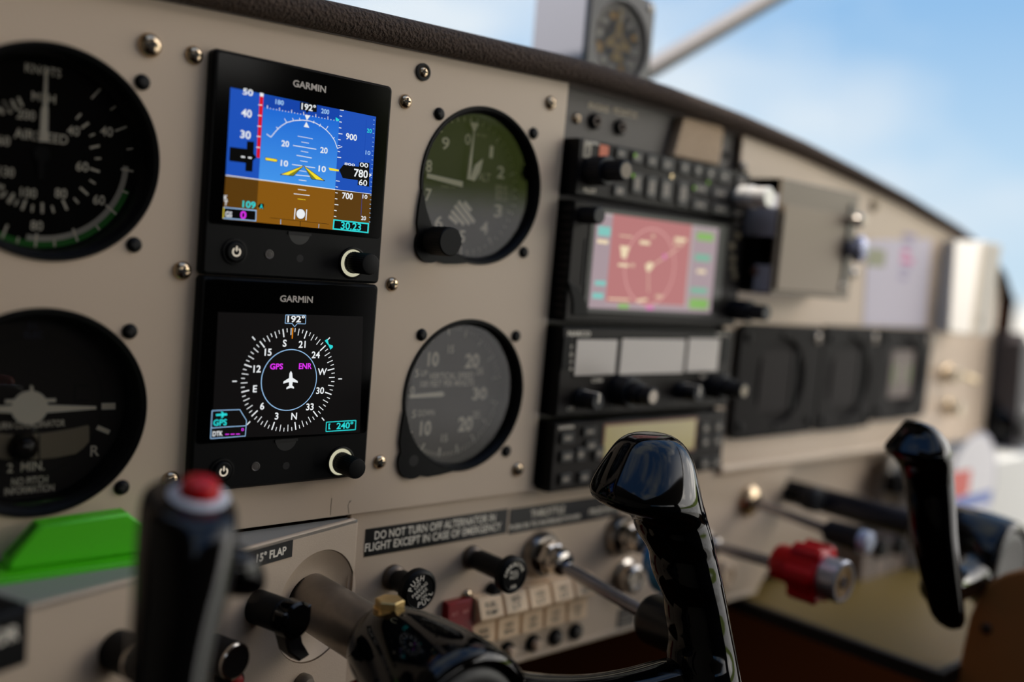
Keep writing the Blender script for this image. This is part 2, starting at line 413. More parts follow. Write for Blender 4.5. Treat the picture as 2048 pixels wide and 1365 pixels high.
for a, b, wd in (((400, 520), (425, 492), .7), ((427, 568), (465, 540), .9), ((470, 610), (497, 598), .7), ((472, 672), (522, 660), .9), ((498, 728), (530, 727), .7), ((472, 780), (522, 797), .9),
                 ((470, 840), (500, 860), .7), ((420, 880), (462, 918), .9), ((388, 935), (412, 962), .7), ((328, 945), (352, 997), .9), ((272, 975), (282, 1012), .7), ((222, 960), (222, 1015), .9),
                 ((172, 970), (168, 1008), .7), ((135, 945), (115, 997), .9), ((95, 945), (78, 975), .7), ((72, 910), (40, 958), .9), ((32, 900), (12, 930), .7), ((20, 870), (0, 890), .9),
                 ((95, 405), (118, 455), .9), ((60, 420), (85, 470), .9), ((22, 432), (58, 490), .9), ((0, 460), (18, 495), .9)):
    m.seg(*Zs((a, b)), wd, w+.03, C)
for k in range(13):
    a = 128+k*9.5; m.tick(20.3 if k % 2 else 18.8, 22.3, a, .8, w+.03, C)
for k in range(10): m.tick(31.5 if k % 2 == 0 else 33, 35.4, 150+k*9, .8, w+.03, C)
for s_, X, Y, wd, h in (('KNOTS', 228, 265, 190, 45), ('MPH', 230, 408, 125, 45), ('AIRSPEED', 218, 612, 285, 50), ('200', 138, 498, 100, 48), ('40', 385, 582, 66, 48), ('40', 560, 585, 66, 48),
                        ('60', 432, 770, 66, 48), ('60', 520, 945, 62, 48), ('80', 320, 910, 64, 48), ('100', 150, 908, 86, 48), ('80', 193, 1080, 66, 48), ('130', 36, 798, 80, 48), ('160', 8, 632, 90, 48)):
    t.txt(m, 'asi', s_, X, Y, wd, h, w+.02, C, .6)
for s_, a, r in (('100', 212, 28), ('120', 180, 28), ('140', 158, 28)): m.text(s_, r*math.cos(math.radians(a)), r*math.sin(math.radians(a)), 3.4, None, w+.02, C)
t.part('dial', m, [DIAL, CREAM, GREEN, mat('white arc', (196, 190, 178), .6)], 0)
n = t.zs('asi', [(205, 640), (252, 640), (252, 470), (247, 440), (250, 265), (242, 248), (234, 265), (226, 440), (214, 470)], DW+1.5)
needle(t, n, DW+1.2)
t.part('pointer_hub', M().cyl(3.2, DW, DW+1.2).add(*(lambda q: (q.v, q.f))(M().box(-1.1, 1.1, -9, 0, DW+.3, DW+1.1))), BLACKM)
# turn coordinator
t = gauge('tc', 'turn_coordinator', 'round black turn coordinator with a cream aeroplane symbol, lower left', 'gauge')
m = M(); m.lathe([(36.2, DW), (0, DW)], n=72); w = DW+.05
DB = mat('dial brown black', (30, 24, 20), .75)
m.sector(0, 0, 27.2, 27.6, 0, 360, w, 2, 72)
for s_, X, Y, wd, h, mi in (('D.C.', 178, 240, 60, 32, 3), ('ELEC', 178, 288, 98, 34, 3), ('TURN COORDINATOR', 157, 760, 376, 34, 1), ('2  MIN.', 137, 982, 195, 46, 1), ('NO PITCH', 157, 1055, 190, 38, 1), ('INFORMATION', 157, 1102, 260, 36, 1), ('R', 498, 898, 46, 54, 1), ('L', -195, 898, 40, 54, 1)):
    t.txt(m, 'tc', s_, X, Y, wd, h, w+.02, mi, .5)
Zt = lambda a: t.zs('tc', a, w)
for q in ([(533, 648), (606, 646), (606, 680), (533, 682)], [(515, 763), (580, 790), (568, 812), (503, 785)], [(-290, 648), (-217, 646), (-217, 682), (-290, 684)], [(-200, 763), (-268, 790), (-255, 812), (-188, 785)]):
    m.poly(Zt(q)[::-1], w+.03, 1)
m.poly(Zt([(388, 552), (462, 552), (462, 640), (388, 640)])[::-1], w+.01, 2); m.poly(Zt([(396, 560), (462, 560), (462, 632), (396, 632)])[::-1], w+.02, 0)
t.part('dial', m, [DB, CREAM, mat('dial line', (18, 15, 13), .8), mat('faint dial lettering', (60, 62, 82), .8)], 0)
m = M(); wv = DW+1.4
m.prism(circle(*t.z_('tc', 157, 672, wv), 6.6, 32), DW+1, wv)
for q in ([(150, 655), (505, 664), (505, 680), (150, 706)], [(165, 655), (-175, 672), (-175, 688), (165, 706)], [(28, 630), (294, 624), (294, 642), (28, 650)], [(157, 640), (160, 555), (167, 553), (176, 566), (174, 640)]):
    m.prism(t.zs('tc', q, wv), DW+1, wv-.05)
t.part('aeroplane_symbol', m, CREAM)
m = M(); wv = DW+.7
up = [(470, 772), (462, 764), (380, 782), (300, 796), (215, 808), (125, 814), (40, 813), (-50, 806), (-140, 794)]
dn = [(-140, 908), (-50, 935), (40, 946), (125, 948), (215, 944), (300, 935), (400, 915), (440, 885), (470, 850)]
m.prism(t.zs('tc', up+dn, wv), DW+.1, wv, 0, .3)
for X in (74, 205): m.poly(t.zs('tc', [(X-4, 812), (X+4, 812), (X+4, 945), (X-4, 945)], wv)[::-1], wv+.05, 1)
t.part('slip_tube', m, [mat('cream glass tube', (150, 138, 118), .25), BLACKM])
c = t.z_('tc', 118, 875, wv); t.part('slip_ball', M().sphere((c[0], c[1], wv+1), 5.6), mat('slip ball', (34, 28, 25), .15))
# altimeter
def lobe(): # mounting ear at the lower left corner
    a = circle(-31.5, -31.5, 9.3, 18, math.radians(150), math.radians(300), False)
    return [(-39.2, -6), (-40.2, -14), (-40.6, -22)]+a+[(-22, -40.6), (-14, -40.2), (-6, -39.2)]+circle(0, 0, 38.7, 14, math.radians(256), math.radians(194), False)
t = gauge('alt', 'altimeter', 'round grey altimeter with a knurled setting knob, right of the upper display', 'gauge', skip=((-1, -1),))
m = M(); m.lathe([(36.2, DW), (0, DW)], n=72); w = DW+.05
for k in range(50): m.tick(33.2 if k % 5 else 31.2, 35.4, 90-k*7.2, .5 if k % 5 else .9, w, 1)
for s_, X, Y, wd, h in (('0', 462, 530, 34, 64), ('9', 330, 555, 46, 70), ('1', 602, 605, 22, 70), ('8', 232, 690, 34, 70), ('2', 658, 727, 42, 68), ('3', 643, 957, 46, 70), ('4', 560, 1058, 44, 70), ('5', 428, 1108, 38, 70), ('6', 290, 1024, 48, 70), ('7', 228, 860, 36, 70)):
    t.txt(m, 'alt', s_, X, Y, wd, h, w+.02, 1, .8)
t.txt(m, 'alt', 'ALT', 560, 755, 72, 48, w+.02, 2, .8); t.txt(m, 'alt', '100 FEET', 545, 507, 70, 16, w+.02, 2, 0); t.txt(m, 'alt', '1000 FT.', 350, 815, 90, 14, w+.02, 2, 0)
m.poly(t.zs('alt', [(622, 800), (735, 800), (740, 900), (622, 890)], w)[::-1], w+.02, 3)
for k, s_ in enumerate(('29.8', '29.9', '30.0')): t.txt(m, 'alt', s_, 660, 818+k*32, 70, 24, w+.05, 2, .4)
for a, b in (((350, 985), (400, 1030)), ((365, 955), (440, 1038)), ((385, 925), (472, 1035)), ((405, 900), (500, 1025)), ((440, 905), (480, 955))):
    m.seg(*t.zs('alt', (a, b), w), 2.1, w+.03, 1)
DG2 = mat('altimeter dial', (58, 53, 50), .75)
t.part('dial', m, [DG2, CREAM, mat('grey lettering', (176, 166, 150), .7), mat('subscale window', (92, 86, 80), .7)], 0)
needle(t, t.zs('alt', [(455, 770), (475, 770), (487, 640), (500, 488), (527, 440), (500, 430), (475, 432), (494, 488), (470, 640)], DW+2.6), DW+2.4, 'long_pointer')
needle(t, t.zs('alt', [(432, 782), (428, 815), (215, 760), (217, 732)], DW+2), DW+1.8, 'hundreds_pointer')
needle(t, t.zs('alt', [(472, 770), (500, 780), (535, 720), (552, 645), (505, 680), (485, 730)], DW+1.6), DW+1.3, 'thousands_pointer')
t.part('mounting_ear', M().prism(lobe(), -1.5, 1.6), BLACK)
kx = -31.5; ky = atx(902, 484, 206.6+kx).y; kz = at(902, 484, ky).z-11; kl = -ky
m = M(); m.lathe([(5.5, 1), (5.5, 3), (7.0, 4), (7.0, kl-.5), (6.5, kl), (6.0, kl+.02), (0, kl-.25)], kx, kz, 0, 64, .22); t.part('setting_knob', m, BLACKM, label='knurled black setting knob')
# vertical speed
t = gauge('vsi', 'vertical_speed_indicator', 'round grey vertical speed gauge with its pointer at zero, below the altimeter', 'gauge', skip=((-1, -1),))
m = M(); m.lathe([(36.2, DW), (0, DW)], n=72); w = DW+.05
for k in range(41):
    for sg in (1, -1):
        a = 180-sg*k*4.2; m.tick(32.6 if k % 5 else 30.2, 35, a, .5 if k % 5 else 1.0, w, 1)
for s_, X, Y, wd, h, b in (('10', 376, 472, 66, 78, 1.4), ('20', 607, 482, 84, 78, 1.4), ('30', 652, 676, 84, 66, 1.2), ('20', 567, 857, 84, 78, 1.4), ('10', 330, 882, 66, 78, 1.4), ('15', 482, 412, 34, 44, .5), ('15', 442, 940, 36, 44, .5), ('25', 650, 545, 40, 36, .3), ('25', 630, 800, 40, 36, .3),
                           ('5', 280, 555, 22, 44, .5), ('5', 262, 797, 24, 44, .5), ('0', 252, 660, 26, 50, .5), ('UP', 322, 556, 38, 34, .4), ('VERTICAL SPEED', 485, 570, 262, 36, .5), ('100 FEET PER MINUTE', 463, 615, 318, 34, .4), ('DOWN', 336, 791, 96, 34, .4)):
    t.txt(m, 'vsi', s_, X, Y, wd, h, w+.02, 1, b)
t.part('dial', m, [mat('vertical speed dial', (60, 51, 45), .75), CREAM], 0)
needle(t, t.zs('vsi', [(230, 682), (425, 664), (437, 670), (438, 685), (425, 694), (230, 704)], DW+1.5), DW+1.3)
m = M().prism(lobe(), -1.5, 1.6); m.lathe([(2.9, 1.62), (0, 1.63)], -31.5, -31.5, 1, 24); t.part('mounting_ear', m, [BLACK, RECESS])

# ------------------------------------------------------------------ the two square glass displays
def emis(name, rgb, k=1.0): return mat('screen '+name, rgb, .25, emit=k, spec=.07)
E_WH = emis('white', (225, 228, 230)); E_CY = emis('cyan', (40, 205, 205)); E_MG = emis('magenta', (215, 50, 230)); E_RD = emis('red', (205, 16, 34)); E_YE = emis('yellow', (238, 214, 40)); E_OL = emis('olive', (120, 122, 30))
E_BK = mat('screen black', (3, 3, 3), .3, spec=.08); E_DB = emis('deep blue', (12, 62, 160)); E_DB2 = emis('tape blue', (24, 76, 176)); E_BR = emis('brown', (128, 82, 12)); E_BR2 = emis('dark brown', (84, 54, 8)); E_OR = emis('orange', (226, 132, 10)); E_GY = emis('pale blue', (150, 190, 230)); E_DK = emis('panel grey', (44, 42, 40)); E_FN = emis('faint black', (14, 12, 12), .8)
def sky_screen():
    mm_ = emis('sky blue', (50, 128, 215)); N = mm_.node_tree.nodes; K = mm_.node_tree.links
    tc = N.new('ShaderNodeTexCoord'); sp = N.new('ShaderNodeSeparateXYZ'); K.new(tc.outputs['Object'], sp.inputs[0])
    r = N.new('ShaderNodeMapRange'); r.inputs[1].default_value = -.008; r.inputs[2].default_value = .026; K.new(sp.outputs[1], r.inputs[0])
    mx = N.new('ShaderNodeMix'); mx.data_type = 'RGBA'; mx.inputs[6].default_value = lin(66, 146, 226); mx.inputs[7].default_value = lin(24, 98, 202); K.new(r.outputs[0], mx.inputs[0])
    K.new(mx.outputs[2], N['Principled BSDF'].inputs['Emission Color']); return mm_
E_SK = sky_screen()
GX, GZU, GZL = 100.9, 4.1, -87.2
def flight_display(name, label, z):
    t = T(name, label, 'flight display', GX, 0, z)
    W, H = 87, 91
    m = M(); m.prism(rrect(0, 0, W, H, 2.2), 0, 3.2, 0, .0); m.prism(rrect(0, 0, W-.3, H-.3, 2.2), 3.2, 5.0, 0, 1.0)
    t.part('housing', m, BLACK)
    gl = M(); b = -24.5
    gl.prism(rrect(0, (H/2-1.3+b)/2, W-3.4, H/2-1.3-b, 1.6), 4.8, 5.35, 0, .15)
    t.part('front_glass', gl, mat('black display glass', (2, 2, 2), .12, spec=.12))
    # thumb notch, power key, sensor, microphone hole
    m = M(); m.prism(circle(0, b-.5, 5.2, 24, PI, 2*PI, False)+[], 5.0, 5.06); m.box(-5.6, 5.6, b-1.6, b-.4, 5.0, 5.5, 1); t.part('card_slot', m, [mat('notch grey', (30, 29, 29), .4), RECESS])
    return t
def g5_controls(t, zone, pw, se, ho, kn, kbase):
    c = t.z_(zone, *pw, 5.5); m = M(); m.lathe([(5.6, 4.9), (5.5, 5.7), (4.6, 5.8), (4.4, 5.2), (0, 5.2)], *c, 0, 40); t.part('button_ring', m, BLACK)
    m = M(); m.lathe([(4.1, 5.0), (4.1, 6.3), (3.6, 6.8), (0, 6.9)], *c, 0, 40)
    m.sector(c[0], c[1], 1.35, 1.95, 125, 415, 6.95, 1, 32); m.seg((c[0], c[1]+.3), (c[0], c[1]+2.4), .62, 6.96, 1); t.part('power_button', m, [BLACKM, emis('key light', (220, 208, 188), .9)])
    c = t.z_(zone, *se, 5.1); t.part('light_sensor', M().lathe([(2.1, 5.0), (2.0, 5.3), (1.7, 5.35), (1.5, 5.2), (0, 5.3)], *c, 0, 28), [mat('sensor lens', (78, 72, 68), .3)])
    c = t.z_(zone, *ho, 5.1); t.part('microphone_hole', M().lathe([(1.7, 5.06), (0, 5.07)], *c, 0, 24), [RECESS])
    c = t.z_(zone, *kbase, 5.2); m = M(); m.lathe([(7.3, 4.9), (7.2, 5.7), (6.6, 5.9), (6.2, 5.3)], *c, 0, 48); t.part('knob_ring', m, BLACK)
    t.part('lit_ring', M().lathe([(6.2, 5.3), (5.9, 6.0), (5.0, 6.1), (4.6, 5.4)], *c, 0, 48), [emis('knob light', (214, 210, 180), .75)])
    yk = atx(*zp(zone, *kn), t.x+c[0]).y; zk = at(*zp(zone, *kn), yk).z-t.z; L_ = -yk
    m = M(); m.lathe([(5.0, 5.2), (5.0, 7), (4.8, 7.2), (4.8, L_-.8), (4.5, L_-.2), (4.0, L_), (0, L_-.1)], c[0], (c[1]+zk)/2, 0, 56, .18); t.part('knob', m, BLACKM, label='knurled black rotary knob')
# upper: attitude display
t = flight_display('attitude_display', 'upper square black flight display showing blue sky over brown ground', GZU)
sw = 5.4; m = M(); Z_ = lambda a: t.zs('g5u', a, sw)
SC = [E_BK, E_SK, E_DB, E_DB2, E_BR, E_BR2, E_WH, E_RD, E_YE, E_CY, E_MG, E_OL, E_GY]
def q(pts, lay, mi): m.poly(Z_(pts)[::-1], sw+lay*.02, mi)
q([(230, 270), (1058, 437), (1032, 877), (203, 770)], 0, 1)
q([(203, 770), (1032, 877), (1018, 1100), (185, 1018)], 0, 4)
q([(230, 270), (422, 311), (390, 795), (203, 770)], 1, 3); q([(853, 395), (1058, 437), (1032, 877), (825, 850)], 1, 3)
q([(203, 770), (390, 795), (375, 1038), (185, 1018)], 1, 5); q([(825, 850), (1032, 877), (1018, 1100), (812, 1080)], 1, 5)
q([(422, 311), (853, 395), (848, 462), (416, 380)], 1, 2)
L1 = lambda a, b, wd, mi=6, lay=3: m.seg(*Z_((a, b)), wd, sw+lay*.02, mi)
L1((203, 770), (825, 851), .35); L1((825, 851), (1032, 877), .2)
q([(397, 310), (418, 313), (396, 672), (378, 668)], 2, 7); q([(397, 300), (418, 304), (417, 324), (397, 320)], 3, 6)
for y in (370, 430, 491, 549, 611): L1((388-(y-370)*.05, y-1), (410-(y-370)*.05, y+1), .35)
for s_, X, Y, wd, h, mi in (('50', 330, 297, 58, 34, 6), ('40', 322, 417, 60, 42, 6), ('30', 316, 539, 60, 42, 6), ('180', 510, 355, 48, 26, 12), ('200', 769, 407, 46, 26, 12), ('20', 542, 590, 44, 32, 6), ('20', 762, 628, 42, 32, 6),
                            ('10', 537, 702, 42, 32, 6), ('10', 752, 734, 42, 32, 6), ('900', 918, 552, 64, 34, 6), ('700', 896, 888, 62, 34, 6), ('20', 1020, 517, 28, 22, 9), ('10', 1012, 642, 28, 22, 12), ('10', 995, 892, 28, 22, 6), ('20', 987, 1014, 28, 22, 6),
                            ('K', 204, 897, 20, 26, 6), ('T', 204, 928, 20, 26, 6), ('109', 336, 937, 74, 36, 9)):
    t.txt(m, 'g5u', s_, X, Y, wd, h, sw+.06, mi, 1)
# heading box and strip
q([(626, 352), (722, 368), (720, 412), (672, 406), (664, 418), (657, 402), (624, 398)], 3, 0); t.txt(m, 'g5u', '192°', 675, 384, 82, 34, sw+.1, 6, 1)
for k in range(24):
    X = 440+k*17.2; Y = 386+k*3.15
    if 625 < X < 720 and k % 4: pass
    L1((X, Y-(2 if k % 4 else 14)), (X, Y+4), .3, 6, 2)
q([(828, 440), (848, 452), (846, 462), (828, 458)], 4, 9)
m.line(Z_([(435, 535), (460, 553), (480, 528), (500, 505), (522, 487), (550, 470), (590, 459), (640, 456), (680, 461), (712, 472), (745, 490), (775, 513), (800, 540), (822, 573), (838, 617), (865, 607)]), .32, sw+.06, 6)
for a, b in (((490, 495), (503, 508)), ((537, 447), (550, 472)), ((583, 444), (588, 460)), ((622, 443), (624, 456)), ((705, 460), (700, 474)), ((742, 478), (735, 492)), ((785, 490), (770, 513)), ((822, 555), (812, 560))): L1(a, b, .28)
q([(652, 425), (684, 430), (664, 458)], 4, 6); q([(646, 494), (678, 500), (661, 466)], 4, 6)
for x0, y0, x1, y1, wd in ((612, 547, 698, 563, .22), (633, 580, 676, 588, .22), (586, 600, 718, 622, .3), (630, 632, 672, 640, .22), (605, 656, 692, 672, .3), (626, 687, 668, 694, .22), (580, 708, 712, 728, .3), (615, 742, 662, 750, .22), (600, 768, 686, 776, .3), (618, 796, 662, 802, .25), (613, 850, 660, 856, .25), (590, 875, 680, 885, .3)):
    L1((x0, y0), (x1, y1), wd)
L1((612, 904), (656, 910), .2, 8)
q([(645, 715), (512, 764), (586, 772)], 4, 8); q([(645, 718), (552, 772), (586, 772)], 5, 11); q([(648, 715), (766, 800), (692, 790)], 4, 8); q([(648, 720), (718, 794), (692, 790)], 5, 11)
m.line(Z_([(645, 715), (512, 766), (586, 774), (645, 717)]), .22, sw+.12, 0); m.line(Z_([(648, 717), (766, 802), (692, 792), (648, 717)]), .22, sw+.12, 0)
q([(428, 668), (490, 678), (498, 686), (490, 694), (428, 684)], 4, 8); q([(787, 726), (846, 738), (845, 748), (794, 742)], 4, 8)
m.line(Z_([(428, 668), (490, 678), (498, 686), (490, 694), (428, 684), (428, 668)]), .2, sw+.1, 0)
# airspeed readout
q([(226, 608), (322, 620), (324, 576), (364, 580), (361, 648), (378, 668), (358, 686), (354, 750), (314, 746), (316, 700), (222, 688)], 4, 0)
L1((290, 664), (312, 667), .6, 6, 5); L1((330, 669), (350, 672), .6, 6, 5)
# altitude tape
for k in range(21):
    Y = 398+k*33.6; X = 852-k*1.9
    if 690 < Y < 790: continue
    L1((X, Y), (X+(22 if k % 4 == 0 else 14), Y+3), .35)
for k in range(24): L1((1042-k*1.1, 455+k*25.2), (1050-k*1.1, 456.5+k*25.2), .22, 12, 2)
q([(848, 740), (872, 710), (960, 722), (962, 696), (1020, 700), (1018, 835), (952, 826), (954, 798), (868, 786)], 4, 0)
t.txt(m, 'g5u', '780', 972, 760, 80, 42, sw+.12, 6, 1); t.txt(m, 'g5u', '00', 990, 712, 48, 24, sw+.12, 6, .6); t.txt(m, 'g5u', '60', 984, 812, 48, 32, sw+.12, 6, .6); t.txt(m, 'g5u', '800', 908, 708, 60, 14, sw+.06, 6, .6)
q([(1020, 758), (1034, 769), (1019, 780)], 4, 6)
q([(383, 946), (398, 930), (420, 933), (418, 962), (396, 958)], 4, 0); t.txt(m, 'g5u', 'A', 406, 947, 18, 24, sw+.12, 9, 1)
q([(190, 950), (378, 968), (375, 1032), (186, 1016)], 4, 12); q([(194, 955), (373, 973), (371, 1027), (190, 1011)], 5, 0)
t.txt(m, 'g5u', 'GS', 220, 992, 38, 30, sw+.14, 6, 1); t.txt(m, 'g5u', '0', 303, 996, 34, 42, sw+.14, 10, 1); L1((192, 952), (188, 1014), .3, 8, 6)
q([(815, 1020), (1018, 1042), (1014, 1100), (810, 1078)], 4, 9); q([(822, 1028), (1010, 1049), (1007, 1092), (818, 1071)], 5, 0); t.txt(m, 'g5u', '30.23', 916, 1060, 116, 40, sw+.14, 9, 1)
# slip ball
c = t.z_('g5u', 629, 990, sw); m.poly(circle(*c, 2.35, 28), sw+.08, 0); m.poly(circle(*c, 2.1, 28), sw+.1, 6); L1((598, 958), (593, 1020), .45); L1((663, 964), (659, 1026), .45)
L1((455, 1012), (790, 1048), .15, 0); L1((516, 1022), (515, 1048), .25, 12); L1((627, 1032), (626, 1060), .25, 0); L1((733, 1046), (731, 1070), .25, 12)
L1((1003, 455), (972, 1000), .15, 2, 2)
t.part('screen', m, SC, 0)
m = M(); t.txt(m, 'g5u', 'GARMIN', 681, 264, 190, 36, sw, 0, 1.2); t.part('maker_lettering', m, mat('silver lettering', (196, 186, 176), .5), 0)
g5_controls(t, 'g5u', (256, 1205), (451, 1220), (626, 1243), (1030, 1272), (925, 1270))
# lower: heading display
t = flight_display('heading_display', 'lower square black flight display showing a compass rose', GZL)
m = M(); Z_ = lambda a: t.zs('g5l', a, sw)
q([(205, 262), (1105, 290), (1085, 1010), (165, 1050)], 0, 12+1)
cx, cy = t.z_('g5l', 648, 683, sw); rx = 19.5
def pl(deg, r): a = math.radians(deg); return (cx+r*math.cos(a), cy+r*math.sin(a))
a1 = t.z_('g5l', 655, 495, sw); a2 = t.z_('g5l', 650, 872, sw); ri = (a1[1]-a2[1])/2; cy = (a1[1]+a2[1])/2
b1 = t.z_('g5l', 640, 1003, sw); ro = cy-b1[1]
m.sector(cx, cy, ri-.18, ri+.18, 0, 360, sw+.05, 12, 80)
for k in range(72):
    hd = k*5; dg = 90-(hd-192); big = hd % 30 == 0; mid_ = hd % 10 == 0
    m.seg(pl(dg, ro-(3.6 if big else 3.0 if mid_ else 1.7)), pl(dg, ro), .55 if big else .35, sw+.05, 6)
for s_, hd in (('N', 0), ('3', 30), ('6', 60), ('E', 90), ('12', 120), ('15', 150), ('S', 180), ('21', 210), ('24', 240), ('W', 270), ('30', 300), ('33', 330)):
    p = pl(90-(hd-192), ri+(ro-3.2-ri)/2); m.text(s_, p[0], p[1], 2.9, None, sw+.05, 6)
for dg in (0, 45, 135, 180, 225, 315): m.seg(pl(dg, ro+1.9), pl(dg, ro+3.9), .5, sw+.05, 6)
m.seg(pl(90, ro-4.6), pl(90, ro+.1), .45, sw+.08, 13)
for s_, X, Y, wd, h, mi in (('192°', 690, 306, 108, 38, 6), ('GPS', 568, 600, 80, 34, 10), ('ENR', 747, 598, 80, 34, 10), ('GPS', 218, 948, 84, 36, 9), ('DTK', 203, 1017, 62, 28, 6), ('___', 294, 1020, 92, 6, 10), ('240°', 992, 967, 102, 36, 9)):
    if s_ == '___':
        for X_ in (261, 295, 328): L1((X_-12, 1022+(261-X_)*.03), (X_+12, 1021+(261-X_)*.03), .4, 10)
    else: t.txt(m, 'g5l', s_, X, Y, wd, h, sw+.08, mi, 1)
c = t.z_('g5l', 357, 992, sw); m.sector(c[0], c[1], .32, .62, 0, 360, sw+.08, 10, 20)
m.line(Z_([(625, 280), (749, 282), (747, 336), (696, 334), (680, 354), (664, 333), (621, 332), (625, 280)]), .25, sw+.06, 12)
m.line(Z_([(168, 875), (340, 868), (381, 935), (374, 1032), (158, 1048), (168, 875)]), .28, sw+.06, 12); m.line(Z_([(163, 982), (377, 968)]), .28, sw+.06, 12)
m.line(Z_([(877, 946), (1060, 935), (1057, 992), (874, 1004), (877, 946)]), .42, sw+.06, 9)
q([(890, 955), (903, 954), (897, 965), (897, 980), (903, 990), (889, 991)], 3, 9)
# small aeroplane, heading bug
AP = [(657, 628), (665, 642), (667, 670), (698, 690), (700, 702), (668, 696), (665, 718), (676, 728), (676, 738), (656, 733), (628, 741), (630, 730), (645, 720), (645, 697), (609, 706), (611, 693), (645, 672), (648, 642)]
q(AP, 3, 6); q([(192, 896), (228, 893), (222, 880), (231, 880), (243, 892), (258, 890), (263, 899), (258, 905), (243, 905), (232, 920), (223, 918), (228, 906), (192, 908)], 3, 9)
q([(866, 440), (884, 428), (892, 462), (916, 470), (918, 480), (902, 496), (890, 470)], 3, 9)
t.part('screen', m, SC+[E_FN], 0)
E_MAP = t.o.children[-1].data; E_MAP.materials[13] = E_FN
# the orange lubber line is a material of its own
E_MAP.materials.append(E_OR)
seg_faces = [p for p in E_MAP.polygons if p.material_index == 13][1:]
for p in seg_faces: p.material_index = 14
m = M(); t.txt(m, 'g5l', 'GARMIN', 693, 182, 204, 38, sw, 0, 1.2); t.part('maker_lettering', m, MATS['silver lettering'], 0)
g5_controls(t, 'g5l', (231, 1250), (438, 1222), (628, 1217), (1070, 1240), (966, 1192))

# ------------------------------------------------------------------ glareshield, panel skins and trim
m = M(); rings = []
for k in range(73):
    x = -200+k*15; z0 = topz(x); sc = 1 if x < 300 else max(.55, 1-(x-300)/900)
    prof = [(-.5, .5)]+[(-2-6.6*math.sin(math.radians(a)), 6.6-6.6*math.cos(math.radians(a))) for a in range(0, 181, 18)]+[(10, 13.8), (60, 13), (140, 11), (300, 4), (300, 0), (60, 6), (4, 4)]
    rings.append([(x, y, z0+z*sc) for y, z in prof])
m.loft(rings, 0)
o = obj('glareshield', m, FABRIC, None, 50); tag(o, 'long padded brown black fabric glareshield along the top edge of the panel', 'glareshield')
# dark centre plate behind the radios
t = T('radio_rack_plate', 'dark grey centre plate that holds the stack of radios', 'panel', 340, 5, 0)
pts = [(x-340, topz(x)-.4) for x in range(256, 437, 20)]+[(92, -166), (-84, -166)]
t.part('plate_sheet', M().prism(pts, -3, 0), DGREY)
for X, Y in ((270, 162),):
    u, v = t.z_('rad1', X, Y, 1); ob = t.part('screw', screw_geo(3.1, 2), [NICKEL, RECESS]); ob.location = (u*MM, v*MM, 0)
m = M(); t.txt(m, 'rad1', 'ENGINE', 392, 100, 116, 34, .1, 0, .8); t.txt(m, 'rad1', 'MONITOR', 545, 132, 140, 34, .1, 0, .8); t.part('placard_lettering', m, mat('worn lettering', (222, 206, 180), .7), 0)
u, v = t.z_('rad1', 1122, 370, 1); ob = t.part('screw', screw_geo(2.8, 1.6), [BLACK, RECESS]); ob.location = (u*MM, v*MM, 0)
for (X, Y), lb in (((378, 178), 'black headphone jack on the dark plate, nearer the left screw'), ((522, 212), 'black headphone jack on the dark plate, further from the left screw')):
    u, v = t.z_('rad1', X, Y, 2)
    m = M(); m.lathe([(4.6, 0), (4.6, 1.6), (3.9, 2.4), (3.0, 2.6), (2.2, 2.2), (2.0, .6), (0, .5)], 0, 0, 0, 28); m.lathe([(3.0, 2.6), (2.7, 3.3), (2.2, 3.3), (2.0, 2.4)], 0, 0, 1, 28)
    thing1('headphone_jack', lb, 'jack', m, [BLACKM, mat('worn jack ring', (92, 82, 80), .3, .6)], 340+u, 5, v, 'jacks above the radios')
# foam square stuck above the audio panel
q4 = [at(*zp('rad1', a, b), -2) for a, b in ((880, 160), (900, 157), (1095, 203), (1112, 222), (1085, 430), (820, 375))]
c = sum(q4, Vector())/6
thing1('foam_pad', 'small beige woven square pad stuck to the dark plate under the glareshield', 'pad', M().prism([(p.x-c.x, p.z-c.z) for p in q4], 0, 6.4, 0, .8), mat('woven beige pad', (190, 165, 138), .95, bump=1, bscale=700, var=.3), c.x, 5, c.z)
# right hand panel
t = T('right_panel', 'beige right instrument panel skin between the radios and the far door', 'panel', 640, 0, 0)
pts = [(x-640, topz(x)-.4) for x in range(424, 861, 15)]+[(222, -40), (224, -152), (-215.5, -152), (-215.8, -60)]
me = plate('panel_skin', pts, [rrect(cx_-640, -96.5, 70, 70, 6) for cx_ in ()], -2, 0, [BEIGE])
o = bpy.data.objects.new('panel_skin', me); COL.objects.link(o); o.parent = t.o
m = M(); m.loft([[(x, -155+4.2*math.sin(a), 4.4*math.cos(a)-1.6) for a in [PI*2*i/10 for i in range(10)]] for x in (-205, 0, 224)], 0); t.part('bottom_flange', m, BEIGE)
for X, Y, r in ((640, 355, 4), ):
    u, v = t.z_('rt', X, Y, 1); ob = t.part('screw', screw_geo(5, 3), [mat('beige screw', (170, 150, 120), .4, .4), RECESS]); ob.location = (u*MM, v*MM, 0)
u, v = t.z_('gb', 1170, 1020, 2); ob = t.part('screw', screw_geo(4.6, 4), [CHROME, RECESS]); ob.location = (u*MM, v*MM, 0)
u, v = t.z_('rad1', 1225, 440, 2); ob = t.part('screw', screw_geo(3.6, 2.4), [STEEL, RECESS]); ob.location = (u*MM, v*MM, 0)
